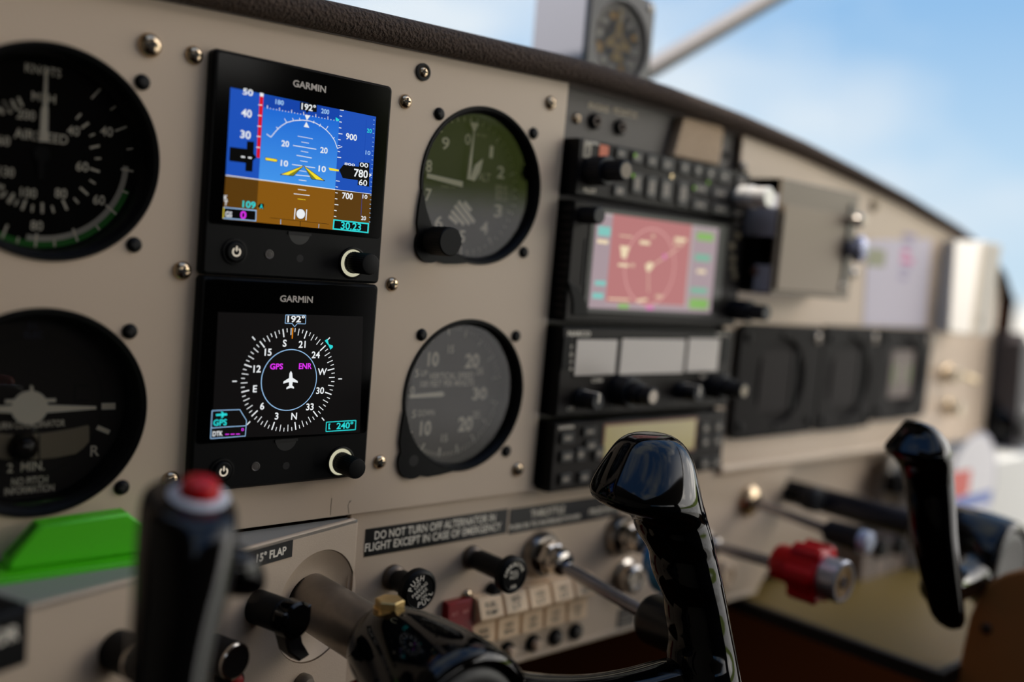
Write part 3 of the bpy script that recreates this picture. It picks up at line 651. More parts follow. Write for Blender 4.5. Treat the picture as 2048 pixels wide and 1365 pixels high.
# lower panel
t = T('lower_panel', 'beige lower switch panel strip carrying the engine controls and rockers', 'panel', 400, 2, -200)
pts = [(-258, 50), (-258, -52), (98, -52), (110, -40), (124, 30), (136, 50)]
t.part('panel_sheet', M().prism(pts[::-1], -2.5, 0, 0, .3), BEIGE2)
m = M(); m.loft([[(x, -51.5+2*math.sin(a), -1+2.2*math.cos(a)) for a in [PI*2*i/10 for i in range(10)]] for x in (-258, 0, 98)], 0); t.part('rolled_edge', m, BEIGE2)
def placard(name, label, zone, corners, lines, y=2, px=None):
    P = [at(*zp(zone, a, b), y) for a, b in corners]; c = sum(P, Vector())/len(P)
    x0 = min(p.x for p in P); x1 = max(p.x for p in P); z0 = (P[2].z+P[3].z)/2; z1 = (P[0].z+P[1].z)/2
    t = T(name, label, 'placard', (x0+x1)/2, y, (z0+z1)/2)
    t.part('backing', M().box((x0-x1)/2, (x1-x0)/2, (z0-z1)/2, (z1-z0)/2, 0, .35), mat('placard black', (12, 11, 12), .35))
    m = M()
    for s_, X, Y, wd, h in lines: t.txt(m, zone, s_, X, Y, wd, h, .4, 0, .7)
    t.part('lettering', m, WHITE, 0); return t
placard('placard', 'black placard lettered DO NOT TURN OFF ALTERNATOR', 'low', [(916, 330), (1866, 198), (1860, 356), (902, 526)],
        [('DO NOT TURN OFF ALTERNATOR IN', 1404, 312, 800, 50), ('FLIGHT EXCEPT IN CASE OF EMERGENCY', 1396, 382, 900, 50)])
placard('placard', 'black placard lettered THROTTLE above the chrome throttle nut', 'mid', [(366, 462), (930, 385), (930, 505), (362, 588)],
        [('THROTTLE', 562, 478, 172, 34), ('PUSH IN TO INCREASE POWER', 553, 531, 364, 22), ('PROP PITCH', 860, 468, 160, 26)])
# left cover with its ledge
CA = math.atan(.284)
cov = T('column_cover', 'beige grained cover around the pilot control shaft with a ledge on top', 'cover', 142.5, -3.5, -154, face=False)
cov.o.rotation_euler = (PI/2, 0, CA)
CN = Vector((math.sin(CA), -math.cos(CA), 0)); CU = Vector((math.cos(CA), math.sin(CA), 0)); C0 = Vector((142.5, -3.5, -154))
def atc(px, py, w=0):
    d = CAM_R.transposed() @ Vector(((px-1024)/CAM_F, (py-682.5)/CAM_F, 1)); s_ = ((C0+CN*w-CAM_C).dot(CN))/d.dot(CN); q_ = CAM_C+d*s_-C0
    return q_.dot(CU), q_.z
hc = (-24.3, -36)
me = plate('cover_face', [(0, -2), (-2, 0), (-262, 0), (-262, -130), (0, -130)], [circle(*hc, 26, 60)], -2.4, 0, [BEIGE2], .9)
o = bpy.data.objects.new('cover_face', me); COL.objects.link(o); o.parent = cov.o
m = M(); m.lathe([(26.2, -1.2), (25.5, -.6), (22, -3), (17, -5.5), (14.6, -6), (13.4, -6.2), (12.7, -6.4), (12.65, -9)], *hc, 0, 60); cov.part('shaft_dish', m, BEIGE2)
m = M(); m.prism([(-262, 0), (0, 0), (0, 5.2), (-262, 79.5)], -1.4, 0)
m.v = [(a, c, -b) for a, b, c in m.v]; cov.part('ledge', m, mat('ledge paint', (150, 148, 142), .45))
m = M(); m.box(-2, 0, -130, 0, -6, -1.5); cov.part('seam_edge', m, BEIGE2)
def placard_cover():
    a = atc(585, 1080); b = atc(585, 1113); c_ = atc(470, 1117); ang = math.atan2(a[1]-atc(545, 1091)[1], a[0]-atc(545, 1091)[0])
    pt = T('placard', 'short black placard lettered 15° FLAP beside the left grip', 'placard', 0, 0, 0, face=False)
    org = C0+CU*a[0]+CN*.0+Vector((0, 0, (a[1]+b[1])/2)); pt.o.location = org*MM; pt.o.rotation_euler = (PI/2, 0, CA)
    h = a[1]-b[1]
    pt.part('backing', M().box(-56, 0, -h/2, h/2, .05, .4), MATS['placard black'])
    m = M(); p0 = atc(512, 1113); p1 = atc(572, 1099); wd = p1[0]-p0[0]
    m.text('15° FLAP', (p0[0]+p1[0])/2-a[0], 0, 3.3, wd*.98, .45, 0, 0, 1.3); m.text('10° FLAP', -38, 0, 3.3, wd*.98, .45, 0, 0, 1.3); pt.part('lettering', m, WHITE, 0)
placard_cover()

# ------------------------------------------------------------------ radio stack
RX0, RX1, RW = 263.5, 423, 9.0
def radio(name, label, zt, zb, side='plain'):
    xc, zc = (RX0+RX1)/2, (zt+zb)/2; t = T(name, label, 'radio', xc, 0, zc); W, H = RX1-RX0, zt-zb
    m = M(); m.box(-W/2, W/2, -H/2, H/2, -12, RW-1.2); m.prism(rrect(0, 0, W, H, 1.2), RW-1.2, RW, 0, .5)
    t.part('case', m, BLACK)
    return t, W, H
def zavg(pts): return sum(at(a, b, -RW).z for a, b in pts)/len(pts)
def rknob(t, zone, base, tip, steps, mats, name='knob', label=None, knurl=0, n=40, cap=None):
    c = t.z_(zone, *base, RW); L_ = -atx(*zp(zone, *tip), t.x+c[0]).y; L_ = max(L_, RW+5)
    m = M(); prof = [(steps[0][0], RW-.2)]
    for i, (r, fr) in enumerate(steps):
        w1 = RW+(L_-RW)*fr
        prof += [(r, prof[-1][1]+.01), (r, w1-.5), (r-.6, w1)]
    prof.append((0, w1)); m.lathe(prof, *c, 0, n, knurl)
    if cap: m.lathe([(steps[-1][0]*.72, w1+.05), (0, w1+.06)], *c, 1, n)
    return t.part(name, m, mats, label=label), c, L_
# audio panel
t, W, H = radio('audio_panel', 'slim black audio panel with rows of small keys, top of the stack', zavg([(1162, 272), (1498, 350)]), zavg([(1156, 387), (1487, 443)]))
m = M(); m.box(-W/2+1, W/2-1, -H/2+1, H/2-1, RW, RW+.25)
t.part('face', m, CHAR)
m = M()
t.txt(m, 'rad1', 'GARMIN', 352, 300, 84, 18, RW+.3, 0, .8); t.txt(m, 'rad1', 'PILOT', 340, 574, 70, 24, RW+.3, 0, .8); t.part('lettering', m, WHITE, 0)
def keys(t, zone, lst, mats, h=1.6, name='key', dw=.4, mk=None):
    for X, Y, wd, ht in lst:
        c = t.z_(zone, X, Y, RW); a = t.z_(zone, X+wd/2, Y, RW); b = t.z_(zone, X, Y-ht/2, RW)
        w_ = abs(a[0]-c[0])*2; h_ = abs(b[1]-c[1])*2; m = M(); m.rbox(c[0], c[1], w_, h_, min(w_, h_)*.2, RW, RW+h, 0, .4)
        if mk is not None: m.rbox(c[0], c[1], w_*mk[0], h_*mk[1], .05, RW+h, RW+h+.03, 1, 0)
        t.part(name, m, mats)
KEY = mat('rubber key', (34, 32, 31), .5); KEYM = mat('key legend', (146, 136, 124), .6)
keys(t, 'rad1', [(510, 362, 58, 62), (602, 385, 60, 66), (686, 405, 62, 70), (772, 425, 66, 74), (872, 442, 58, 72), (948, 458, 52, 68), (1020, 476, 56, 72), (1097, 493, 66, 72), (1198, 522, 66, 66)], [KEY, KEYM], mk=(.4, .3))
keys(t, 'rad1', [(500, 575, 66, 62), (600, 532, 56, 120), (683, 555, 58, 126), (765, 570, 62, 130), (862, 592, 60, 140)], [KEY, KEYM], mk=(.5, .55))
keys(t, 'rad1', [(962, 562, 92, 56), (1075, 588, 98, 62), (958, 655, 88, 60), (1074, 678, 92, 62), (1175, 700, 60, 40)], [KEY, KEYM], mk=(.5, .35))
m = M(); c = t.z_('rad1', 325, 345, RW+.3); m.box(c[0]-3, c[0]+3, c[1]-4, c[1]+4, RW+.25, RW+.6); m.text('0', c[0], c[1], 4.4, None, RW+.65, 1); t.part('channel_window', m, [mat('pale label', (168, 158, 140), .6), RECESS])
m = M(); c = t.z_('rad1', 418, 352, RW+.3); m.box(c[0]-3.6, c[0]+3.6, c[1]-3.6, c[1]+3.6, RW+.25, RW+.7); t.part('marker_lamp', m, mat('orange lamp', (206, 84, 32), .4))
for X, Y in ((600, 372), (588, 487), (935, 557), (1015, 527)):
    c = t.z_('rad1', X, Y, RW+1.7); t.part('indicator_light', M().lathe([(1.2, RW+1.7), (0, RW+1.75)], *c, 0, 12), emis('key green', (112, 160, 40), .7))
c = t.z_('rad1', 803, 492, RW+.3); t.part('face_screw', M().lathe([(1.6, RW+.2), (1.3, RW+.9), (0, RW+1)], *c, 0, 16), NICKEL)
KB = mat('dark knob', (22, 24, 30), .45, spec=.3)
rknob(t, 'rad1', (348, 462), (548, 462), [(8.0, .5), (5.6, 1)], [KB, GREY], 'volume_knob', 'dark stepped knob at the left end', .35, 56, True)
rknob(t, 'rad1', (1190, 610), (1362, 622), [(7.4, .5), (6.4, 1)], [mat('worn pewter knob', (226, 222, 218), .35, .3), GREY], 'volume_knob', 'pale stepped knob at the right end', .4, 40)
# moving map
t, W, H = radio('map_receiver', 'black map receiver with a large pink moving map screen', zavg([(1150, 405), (1495, 447)]), zavg([(1112, 643), (1455, 652)]))
m = M(); m.box(-W/2+.8, W/2-.8, -H/2+.8, H/2-.8, RW-.1, RW+.5, 0, .4)
for k in range(14): m.box(-W/2-.6, -W/2+.1, -H/2+3+k*4.4, -H/2+5.4+k*4.4, 0, RW-1)
t.part('face', m, CHAR)
sc = [(415, 700), (1070, 790), (1018, 1268), (333, 1240)]; P_ = t.zs('rad1', sc, RW+.6)
x0 = t.z_('rad1', 352, 960, RW+.6)[0]; x1 = (P_[1][0]+P_[2][0])/2; z1 = (P_[1][1]+P_[0][1])/2; z0 = (P_[2][1]+P_[3][1])/2
m = M(); m.prism(rrect((x0+x1)/2+3, (z0+z1)/2, x1-x0+14, z1-z0+6, 2.5), RW+.4, RW+1.2, 0, .5); t.part('screen_bezel', m, mat('bezel black', (14, 13, 13), .3))
m = M(); w = RW+1.3; B_ = lambda a, b, c_, d, mi, l=0: m.poly([(x0+(x1-x0)*a, z0+(z1-z0)*b), (x0+(x1-x0)*c_, z0+(z1-z0)*b), (x0+(x1-x0)*c_, z0+(z1-z0)*d), (x0+(x1-x0)*a, z0+(z1-z0)*d)], w+l*.05, mi)
B_(0, 0, 1, 1, 0); B_(.0, .05, .12, .97, 1, 1); B_(.12, .07, .76, 1, 2, 1); B_(.78, .08, 1, .98, 1, 1); B_(0, 0, 1, .06, 1, 1)
for a, b, c_, d, mi in ((.02, .76, .11, .86, 3), (.02, .68, .1, .72, 4), (.03, .24, .11, .29, 3), (.02, .1, .1, .16, 3), (.81, .84, .96, .93, 5), (.81, .6, .95, .68, 6), (.84, .46, .92, .5, 4), (.8, .22, .95, .29, 6), (.8, .04, .97, .16, 5), (.22, .01, .3, .06, 5), (.44, .01, .5, .05, 7), (.14, .1, .3, .115, 4), (.18, .78, .28, .79, 4), (.34, .72, .42, .76, 4), (.62, .8, .72, .84, 4), (.19, .46, .27, .49, 4)):
    B_(a, b, c_, d, mi, 2)
X = lambda a, b: (x0+(x1-x0)*a, z0+(z1-z0)*b)
cc = X(.44, .48); R_ = (x1-x0)*.2
m.sector(cc[0], cc[1], R_-.5, R_+.5, 0, 360, w+.08, 8, 48); m.poly([X(.21, .55), X(.245, .55), X(.265, .68), X(.19, .68)], w+.1, 4)
m.seg(cc, X(.66, .72), 1.1, w+.1, 9); m.poly([X(.415, .43), X(.44, .43), X(.47, .5), X(.44, .54), X(.4, .5)], w+.12, 4); m.seg(X(.43, .42), X(.445, .2), 1.0, w+.1, 9)
m.poly(circle(*X(.55, .61), 1.6, 14), w+.14, 7); m.seg(X(.36, .1), X(.44, .12), 1.4, w+.1, 4)
for s_, a, b in (('N', .44, .82), ('W', .3, .48), ('KOAK', .66, .77), ('NAV', .54, .16)): m.text(s_, *X(a, b), 2.2, None, w+.12, 4)
t.part('screen', m, [emis('map frame', (170, 158, 158)), emis('map lavender', (158, 140, 146)), emis('map pink', (174, 112, 112)), emis('map teal', (120, 186, 178)), emis('map cream', (226, 206, 172)), emis('map green', (126, 170, 92)), emis('map aqua', (116, 168, 146)), emis('map magenta', (204, 112, 172)), emis('map ring', (204, 150, 146)), emis('map course', (206, 166, 150))], 0)
rknob(t, 'rad1', (300, 712), (398, 712), [(4.8, 1)], [KB], 'volume_knob', None, .3, 40)
rknob(t, 'rad1', (1150, 1250), (1350, 1255), [(6.8, .55), (5.0, 1)], [KB], 'tuning_knob', 'dark stepped knob at the lower right', .3, 40)
m = M(); P_ = t.zs('rad1', [(312, 848), (322, 848), (308, 1108), (290, 1108)], RW+.5); m.prism(P_, RW+.4, RW+1, 0, .2); t.part('card_slot', m, RECESS)
m = M(); P_ = t.zs('rad1', [(215, 1095), (262, 1115), (296, 1160), (318, 1215), (328, 1284), (240, 1280), (240, 1200)], RW+.6); m.prism(P_, RW+.4, RW+1.6, 0, .3); t.part('corner_grip', m, BLACKM)
for X_, Y_ in ((1178, 830), (1145, 890), (1150, 960), (1150, 1015), (1160, 1060)):
    c = t.z_('rad1', X_, Y_, RW+.5); t.part('side_key', M().rbox(c[0], c[1], 5.4, 4.2, .8, RW+.4, RW+1.5, 0, .4), [mat('amber legend key', (124, 110, 84), .5)])
# radio with three blank windows
t, W, H = radio('nav_radio', 'black navigation radio with three blank pale display windows', zavg([(1128, 655), (1460, 661)]), zavg([(1115, 832), (1445, 815)]))
m = M(); m.box(-W/2+.8, W/2-.8, -H/2+.8, H/2-.8, RW-.1, RW+.4, 0, .3); t.part('face', m, CHAR)
LC = mat('blank display', (196, 186, 176), .18, spec=.5)
for (a, b, c_, d) in ((325, 215, 615, 468), (648, 210, 1105, 458), (1128, 206, 1350, 442)):
    p = t.z_('rad2', a, b, RW+.5); q_ = t.z_('rad2', c_, d, RW+.5); r_ = t.z_('rad2', c_, b, RW+.5); s_ = t.z_('rad2', a, d, RW+.5)
    ux0, ux1, vz1, vz0 = (p[0]+s_[0])/2, (q_[0]+r_[0])/2, (p[1]+r_[1])/2, (q_[1]+s_[1])/2
    m = M(); m.prism(rrect((ux0+ux1)/2, (vz0+vz1)/2, ux1-ux0+2.4, vz1-vz0+2.4, .8), RW+.3, RW+.9, 1, .2); m.box(ux0, ux1, vz0, vz1, RW+.85, RW+1.0); t.part('display_window', m, [LC, BLACKM])
m = M(); t.txt(m, 'rad2', 'NARCO', 355, 172, 160, 34, RW+.45, 0, 1); t.txt(m, 'rad2', 'NAV II', 1385, 176, 90, 22, RW+.45, 0, .3); t.txt(m, 'rad2', 'COMM', 484, 508, 76, 26, RW+.45, 0, .8); t.txt(m, 'rad2', 'OFF', 292, 712, 50, 30, RW+.45, 0, .8); t.txt(m, 'rad2', 'NAV', 1255, 480, 60, 26, RW+.45, 0, .6)
for k in range(4): t.txt(m, 'rad2', 'TSXM'[k], 298, 270+k*52, 22, 26, RW+.45, 0, .6)
t.part('lettering', m, WHITE, 0)
m = M(); c = t.z_('rad2', 258, 310, RW+.4); m.box(c[0]-3, c[0]+3, c[1]-9, c[1]+9, RW+.3, RW+1, 0, .3); t.part('side_window', m, BLACKM)
m = M(); c = t.z_('rad2', 1395, 292, RW+.4); m.box(c[0]-4.5, c[0]+4.5, c[1]-7.5, c[1]+7.5, RW+.3, RW+1, 0, .3); t.part('side_window', m, BLACKM)
for base, tip in (((345, 632), (490, 668)), ((1065, 578), (1215, 612))):
    ob, c, L_ = rknob(t, 'rad2', base, tip, [(5.6, .3), (4.9, 1)], [KB], 'selector_knob')
    m = M(); m.box(c[0]-.7, c[0]+.7, c[1]-.5, c[1]+4.6, L_, L_+.5); m.box(c[0]-.7, c[0]+.7, c[1]+4.3, c[1]+5.0, RW+4, L_+.4); t.part('pointer_line', m, WHITE, parent=ob)
rknob(t, 'rad2', (630, 575), (885, 640), [(9.2, .45), (6.4, .7), (5.2, 1)], [KB, STEEL], 'tuning_knob', None, .3, 44, True)
rknob(t, 'rad2', (1300, 540), (1540, 592), [(8.4, .45), (6.0, .7), (5.0, 1)], [KB, mat('tan knob cap', (150, 136, 110), .4)], 'tuning_knob', None, .3, 44, True)
# transponder
t, W, H = radio('transponder', 'black transponder with a yellow display, bottom of the stack', zavg([(1113, 842), (1447, 827)]), zavg([(1098, 985), (1440, 940)]))
m = M(); m.box(-W/2+.8, W/2-.8, -H/2+.8, H/2-.8, RW-.1, RW+.4, 0, .3); t.part('face', m, CHAR)
P_ = t.zs('rad2', [(535, 838), (1180, 785), (1180, 1020), (530, 1040)], RW+.5); ux0, ux1 = (P_[0][0]+P_[3][0])/2, (P_[1][0]+P_[2][0])/2; vz1, vz0 = (P_[0][1]+P_[1][1])/2, (P_[2][1]+P_[3][1])/2
m = M(); m.box(ux0-1.5, ux1+1.5, vz0-1.5, vz1+1.5, RW+.3, RW+.8, 1); m.box(ux0, ux1, vz0, vz1, RW+.75, RW+.95); t.part('display_window', m, [mat('yellow lcd', (196, 178, 112), .25, spec=.8), mat('copper rim', (120, 70, 48), .4)])
keys(t, 'rad2', [(255, 918, 92, 80), (252, 1052, 92, 80), (240, 1212, 78, 78), (375, 1200, 78, 78), (500, 1192, 78, 78), (415, 872, 92, 66), (425, 972, 82, 78), (348, 1036, 66, 100), (482, 1026, 66, 100)], [KEY, KEYM], 2.2, mk=(.5, .35))
keys(t, 'rad2', [(1248, 850, 66, 74), (1338, 842, 62, 74), (1245, 948, 66, 74), (1330, 940, 62, 74), (1242, 1105, 70, 76), (1325, 1095, 66, 76)], [KEY, KEYM], 2.2, mk=(.45, .4))
m = M(); t.txt(m, 'rad2', 'GARMIN', 262, 845, 108, 26, RW+.45, 0, .9); t.part('lettering', m, WHITE, 0)

# ------------------------------------------------------------------ grey avionics box and the three empty mounts on the right
t = T('metal_equipment_box', 'grey painted metal equipment box with an open dark left side', 'box', 530, 0, 8)
BXW = 30
P_ = t.zs('gb', [(490, 110), (1215, 290), (1120, 1262), (395, 1230)], BXW); ux0, ux1 = (P_[0][0]+P_[3][0])/2, (P_[1][0]+P_[2][0])/2; vz1, vz0 = (P_[0][1]+P_[1][1])/2, (P_[2][1]+P_[3][1])/2
m = M(); m.box(ux0, ux1, vz0, vz1, BXW-2, BXW, 0, .4); t.part('front_plate', m, GREY)
m = M(); m.box(ux0+3, ux1-18, vz0+3, vz1-16, BXW, BXW+2, 0, .5); t.part('door', m, mat('grey brown door', (118, 104, 90), .4, .3, bump=.04, bscale=600))
LG = mat('pale grey flange', (166, 166, 176), .4)
m = M(); m.box(ux0, ux0+1.5, vz0+(vz1-vz0)*.5, vz1, 4, BXW-1.9); m.box(ux0, ux0+1.5, vz1-10, vz1, 0, BXW-2); m.box(ux0, ux0+1.5, vz0, vz0+(vz1-vz0)*.25, BXW-14, BXW-2); t.part('side_flange', m, LG)
m = M(); m.box(ux0, ux1, vz1-1.2, vz1, 0, BXW-2); m.box(ux0, ux1, vz0, vz0+1.2, 0, BXW-2); m.box(ux1-1.2, ux1, vz0, vz1, 0, BXW-2); t.part('shell', m, GREY)
m = M(); m.box(ux0+2, ux1-2, vz0+1.5, vz1-1.5, .2, BXW-14); t.part('dark_interior', m, BLACKM)
c = t.z_('gb', 238, 1060, 22); t.part('inner_terminal', M().sphere((ux0+1.5, c[1]+4, 16), 3.5), mat('brown terminal', (96, 62, 48), .5))
m = M(); m.box(ux1-12, ux1-8.5, vz0+6, vz1-8, BXW, BXW+1.2); t.part('hinge_strip', m, mat('dark strip', (48, 46, 46), .4))
for X_, Y_, r, mt, nm in ((1185, 520, 5, STEEL, 'small_knob'), (1190, 790, 9.5, mat('blue steel knob', (120, 124, 146), .2, .9), 'latch_knob')):
    c = t.z_('gb', X_-20, Y_, BXW+4); m = M(); m.lathe([(r*.6, BXW), (r*.6, BXW+5), (r, BXW+6), (r, BXW+9), (r*.6, BXW+12), (0, BXW+12.5)], *c, 0, 28); t.part(nm, m, mt)
c = t.z_('gb', 1060, 1150, BXW+1); ob = t.part('screw', screw_geo(3.4, 2), [STEEL, RECESS]); ob.location = (c[0]*MM, c[1]*MM, BXW*MM)
MB_ = mat('mount black', (26, 23, 23), .45, spec=.05, bump=.05)
def mount(label, x0, x1, z0, z1, dial=False):
    t = T('instrument_mount', label, 'instrument mount', (x0+x1)/2, 0, (z0+z1)/2, 'square black mounts on the right panel'); W, H = x1-x0, z1-z0
    R_ = min(W, H)*.41
    me = plate('mount_frame', rrect(0, 0, W, H, 7), [circle(0, 0, R_, 56)], 0, 5.5, [MB_], .8)
    o = bpy.data.objects.new('mount_frame', me); COL.objects.link(o); o.parent = t.o
    m = M(); m.lathe([(R_+.2, 5), (R_-.8, 5.2), (R_-1.6, 3.2), (R_-1.7, 2.4), (0, 2.4)], n=56); t.part('recess_ring', m, mat('mount recess', (32, 29, 29), .5, spec=.05))
    if dial:
        m = M(); m.rbox(0, 0, R_*1.3, R_*1.3, 1, 2.3, 3.4); m.sector(0, 0, R_*.38, R_*.5, 140, 220, 3.5, 1); m.sector(0, 0, R_*.38, R_*.5, -35, 35, 3.5, 1); m.seg((0, -R_*.2), (0, R_*.4), 1, 3.5, 2)
        t.part('dial_face', m, [mat('brown dial card', (112, 98, 92), .6), mat('green dial band', (104, 128, 60), .6), WHITE])
    else:
        m = M(); m.rbox(-R_*.08, 0, R_*1.25, R_*1.4, 1.5, 2.3, 3.6); t.part('blanking_plate', m, mat('blanking plate', (40, 36, 36), .5, spec=.06))
        m = M(); m.box(R_*.56, R_*.7, -R_*.66, R_*.66, 2.3, 4.4, 0, .3); t.part('side_rail', m, BLACKM)
    for sx in (-1, 1):
        for sz in (-1, 1):
            br = sx > 0 and sz > 0; ob = t.part('screw', screw_geo(3.4 if not br else 4.2, 2), [BLACKM if not br else STEEL, RECESS]); ob.location = (sx*(W/2-8)*MM, sz*(H/2-8)*MM, 5.5*MM)
    for a, b in ((0, H/2-6), (0, -H/2+6)): ob = t.part('screw', screw_geo(2.6, 1.2), [BLACKM, RECESS]); ob.location = (a*MM, b*MM, 5.5*MM)
    return t
y7 = -7
fx = [at(1478, 770, y7).x, at(1640, 770, y7).x, at(1644, 770, y7).x, at(1752, 770, y7).x, at(1756, 770, y7).x, at(1858, 770, y7).x]
mount('empty square black instrument mount nearest the radio stack', fx[0], fx[1], at(1470, 880, y7).z, at(1490, 652, y7).z)
mount('empty square black instrument mount in the middle of the row', fx[2], fx[3], at(1650, 862, y7).z, at(1650, 655, y7).z)
t = mount('square black instrument mount with a dial and faint green bands', fx[4], fx[5], at(1800, 838, y7).z, at(1800, 660, y7).z, True)
# paper, label
P_ = [at(a, b, 0) for a, b in ((1735, 480), (1862, 478), (1850, 655), (1725, 650))]
c = sum(P_, Vector())/4; t = T('paper_notice', 'pale lilac paper notice with pink print taped to the right panel', 'notice', c.x, 0, c.z)
t.part('sheet', M().prism([(p.x-c.x, p.z-c.z) for p in P_], 0, .5), mat('lilac paper', (212, 204, 214), .7))
m = M(); u, v = t.uv(1814, 525, .6)
for k in range(6): m.box(u-11, u+11-(k % 3)*4, v+20-k*7, v+24-k*7, .5, .56, 0 if k in (2, 3) else 1)
t.part('printing', m, [mat('pink print', (226, 120, 168), .7), mat('lilac print', (176, 164, 190), .7)], 0)
c = at(1752, 516, 0); thing1('green_label', 'small pale green label beside the lilac paper', 'label', M().rbox(0, 0, 28, 14, 2, 0, .6, 0, .2), mat('green label', (164, 164, 134), .7), c.x, -.05, c.z)
# white box and far right side
BX = 732
a_ = atx(1890, 480, BX); b_ = atx(1972, 476, BX); zt = a_.z; zb = atx(1885, 665, BX).z; yf = b_.y; xr = at(2004, 490, yf).x
t = T('white_box', 'white plastic box with a bright sunlit side at the far right of the panel', 'box', (BX+xr)/2, yf, (zt+zb)/2)
W, H, Dp = xr-BX, zt-zb, a_.y-yf
m = M(); m.prism(rrect(0, 0, W, H, 2), -Dp-6, -4, 0, 0); t.part('shell', m, WPLAST)
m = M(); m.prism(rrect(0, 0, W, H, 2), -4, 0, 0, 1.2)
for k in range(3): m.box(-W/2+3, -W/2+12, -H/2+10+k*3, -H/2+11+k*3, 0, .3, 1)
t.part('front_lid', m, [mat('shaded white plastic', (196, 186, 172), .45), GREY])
# dark door post and right wall
DPL = mat('dark post trim', (70, 66, 70), .6, bump=.1, bscale=400)
P_ = [at(a, b, 6) for a, b in ((1978, 660), (1995, 690), (2012, 714), (2048, 742), (2130, 775), (2130, 905), (1962, 900))]
m = M(); m.prism([(p.x, p.z) for p in P_], -6, 26); o = obj('wall_front', m, DPL); o.rotation_euler = (PI/2, 0, 0); o['kind'] = 'structure'
o.location = (0, 0, 0)
# switches on the right edge column
for (px, py), lb in (((1908, 750), 'round cream knob at the right edge of the panel, upper'), ((1915, 815), 'round cream knob at the right edge of the panel, lower')):
    p = at(px-22, py, 0); t = T('cream_knob', lb, 'knob', p.x, 0, p.z, 'cream knobs at the right edge of the panel')
    t.part('collar', M().lathe([(8, 0), (8, 2), (5, 3), (4.6, 2)], n=28), NICKEL)
    m = M(); L_ = max(14, -atx(px, py, p.x).y); m.lathe([(4.5, 1), (4.5, L_-5), (6.5, L_-4), (6.8, L_-1), (5.5, L_), (0, L_+.2)], n=28); t.part('cap', m, mat('cream cap', (222, 204, 172), .25))
p = at(1893, 742, 0); t = T('toggle_switch', 'bright cream toggle lever at the right edge of the panel', 'switch', p.x, 0, p.z)
t.part('bushing', M().lathe([(6, 0), (6, 2), (4, 3), (4, 5), (0, 5)], n=24), NICKEL); t.part('lever', M().tube([(0, 0, 4), (6, -3, 14), (14, -6, 22)], [2, 2.6, 3.4], 0, 14), MATS['cream cap'])

# ------------------------------------------------------------------ compass and centre strut
t = T('compass', 'grey cased vertical compass with a black card and yellow aeroplane, on the glareshield', 'compass', 349, 46, 116)
CW, CH = 57, 66; DEEP = 52
m = M(); m.prism(rrect(0, 0, CW, CH, 3), -DEEP, -5, 0, 0); t.part('case', m, mat('pale grey case', (138, 138, 148), .45, .0, bump=.04, bscale=500))
me = plate('bezel', rrect(0, 0, CW+1, CH, 5), [circle(0, 2, 25.5, 56)], -5, 0, [mat('compass black', (36, 35, 40), .3)], .8)
o = bpy.data.objects.new('bezel', me); COL.objects.link(o); o.parent = t.o
m = M(); m.lathe([(25.6, -3.5), (0, -3.5)], 0, 2, 0, 48)
for k in range(72): m.tick(20.2 if k % 6 else 19, 23.6, k*5, .5 if k % 2 else .8, -3.4, 1, 0, 2)
for k, s_ in enumerate(('N', '3', '6', 'E', '12', '15', 'S', '21', '24', 'W', '30', '33')):
    a = math.radians(90-k*30+20); m.text(s_, 16.6*math.cos(a), 2+16.6*math.sin(a), 4.2, None, -3.4, 2 if s_ in 'NESW' else 1, a-PI/2)
t.part('card', m, [mat('card black', (34, 31, 30), .8, spec=.05), mat('card grey', (176, 168, 156), .7), mat('card amber', (196, 146, 52), .6)], 0)
ap = [(0, 13), (1.6, 9), (1.8, 4), (10, -1.5), (10, -3.5), (1.8, -1), (1.4, -7), (4, -9.5), (4, -11), (0, -10)]; ap = ap+[(-a, b) for a, b in ap[::-1][1:-1]]
m = M()
for a, b in zip(ap, ap[1:]+ap[:1]): m.seg((a[0], a[1]+2), (b[0], b[1]+2), 1.4, -2.6, 0)
m.line([(0, 15), (0, 23)], 1.5, -2.6); t.part('aeroplane_symbol', m, mat('amber outline', (150, 118, 40), .6), 0)
t.part('cover_glass', M().lathe([(25.6, -1.5), (0, -1.5)], 0, 2, 0, 48), glass('compass glass', (.98, .98, .98), .2), 0)
for sx, sz in ((-1, -1), (1, -1), (1, 1), (-1, 1)):
    ob = t.part('screw', screw_geo(3, 1.6), [CHROME, RECESS]); ob.location = (sx*(CW/2-4)*MM, sz*(CH/2-4)*MM, 0)
p0, p1 = at(1285, 148, 150), at(1640, -60, 120); d0 = p1-p0; p0, p1 = p0-d0*((p0.z-95)/d0.z), p0+d0*((440-p0.z)/d0.z); t = T('windshield_strut', 'slanted grey and black windshield strut rising to the right from behind the compass', 'strut', p0.x, p0.y, p0.z, face=False)
up = Vector((-.35, -.1, .93)); d_ = p1-p0
t.part('reflecting_top', M().tube([up*3.6, d_*.33+up*3.6, d_*.66+up*3.6, d_+up*3.6], 5.2, 0, 24), mat('strut top reflection', (176, 168, 164), .35, .3))  # pale upper tube puts the strut's sky reflection into its colour
t.part('dark_underside', M().tube([up*-3.4, d_*.33-up*3.4, d_*.66-up*3.4, d_-up*3.4], 4.6, 0, 24), mat('strut unlit underside', (22, 24, 26), .4))  # dark lower tube stands for the strut's side turned from the sky

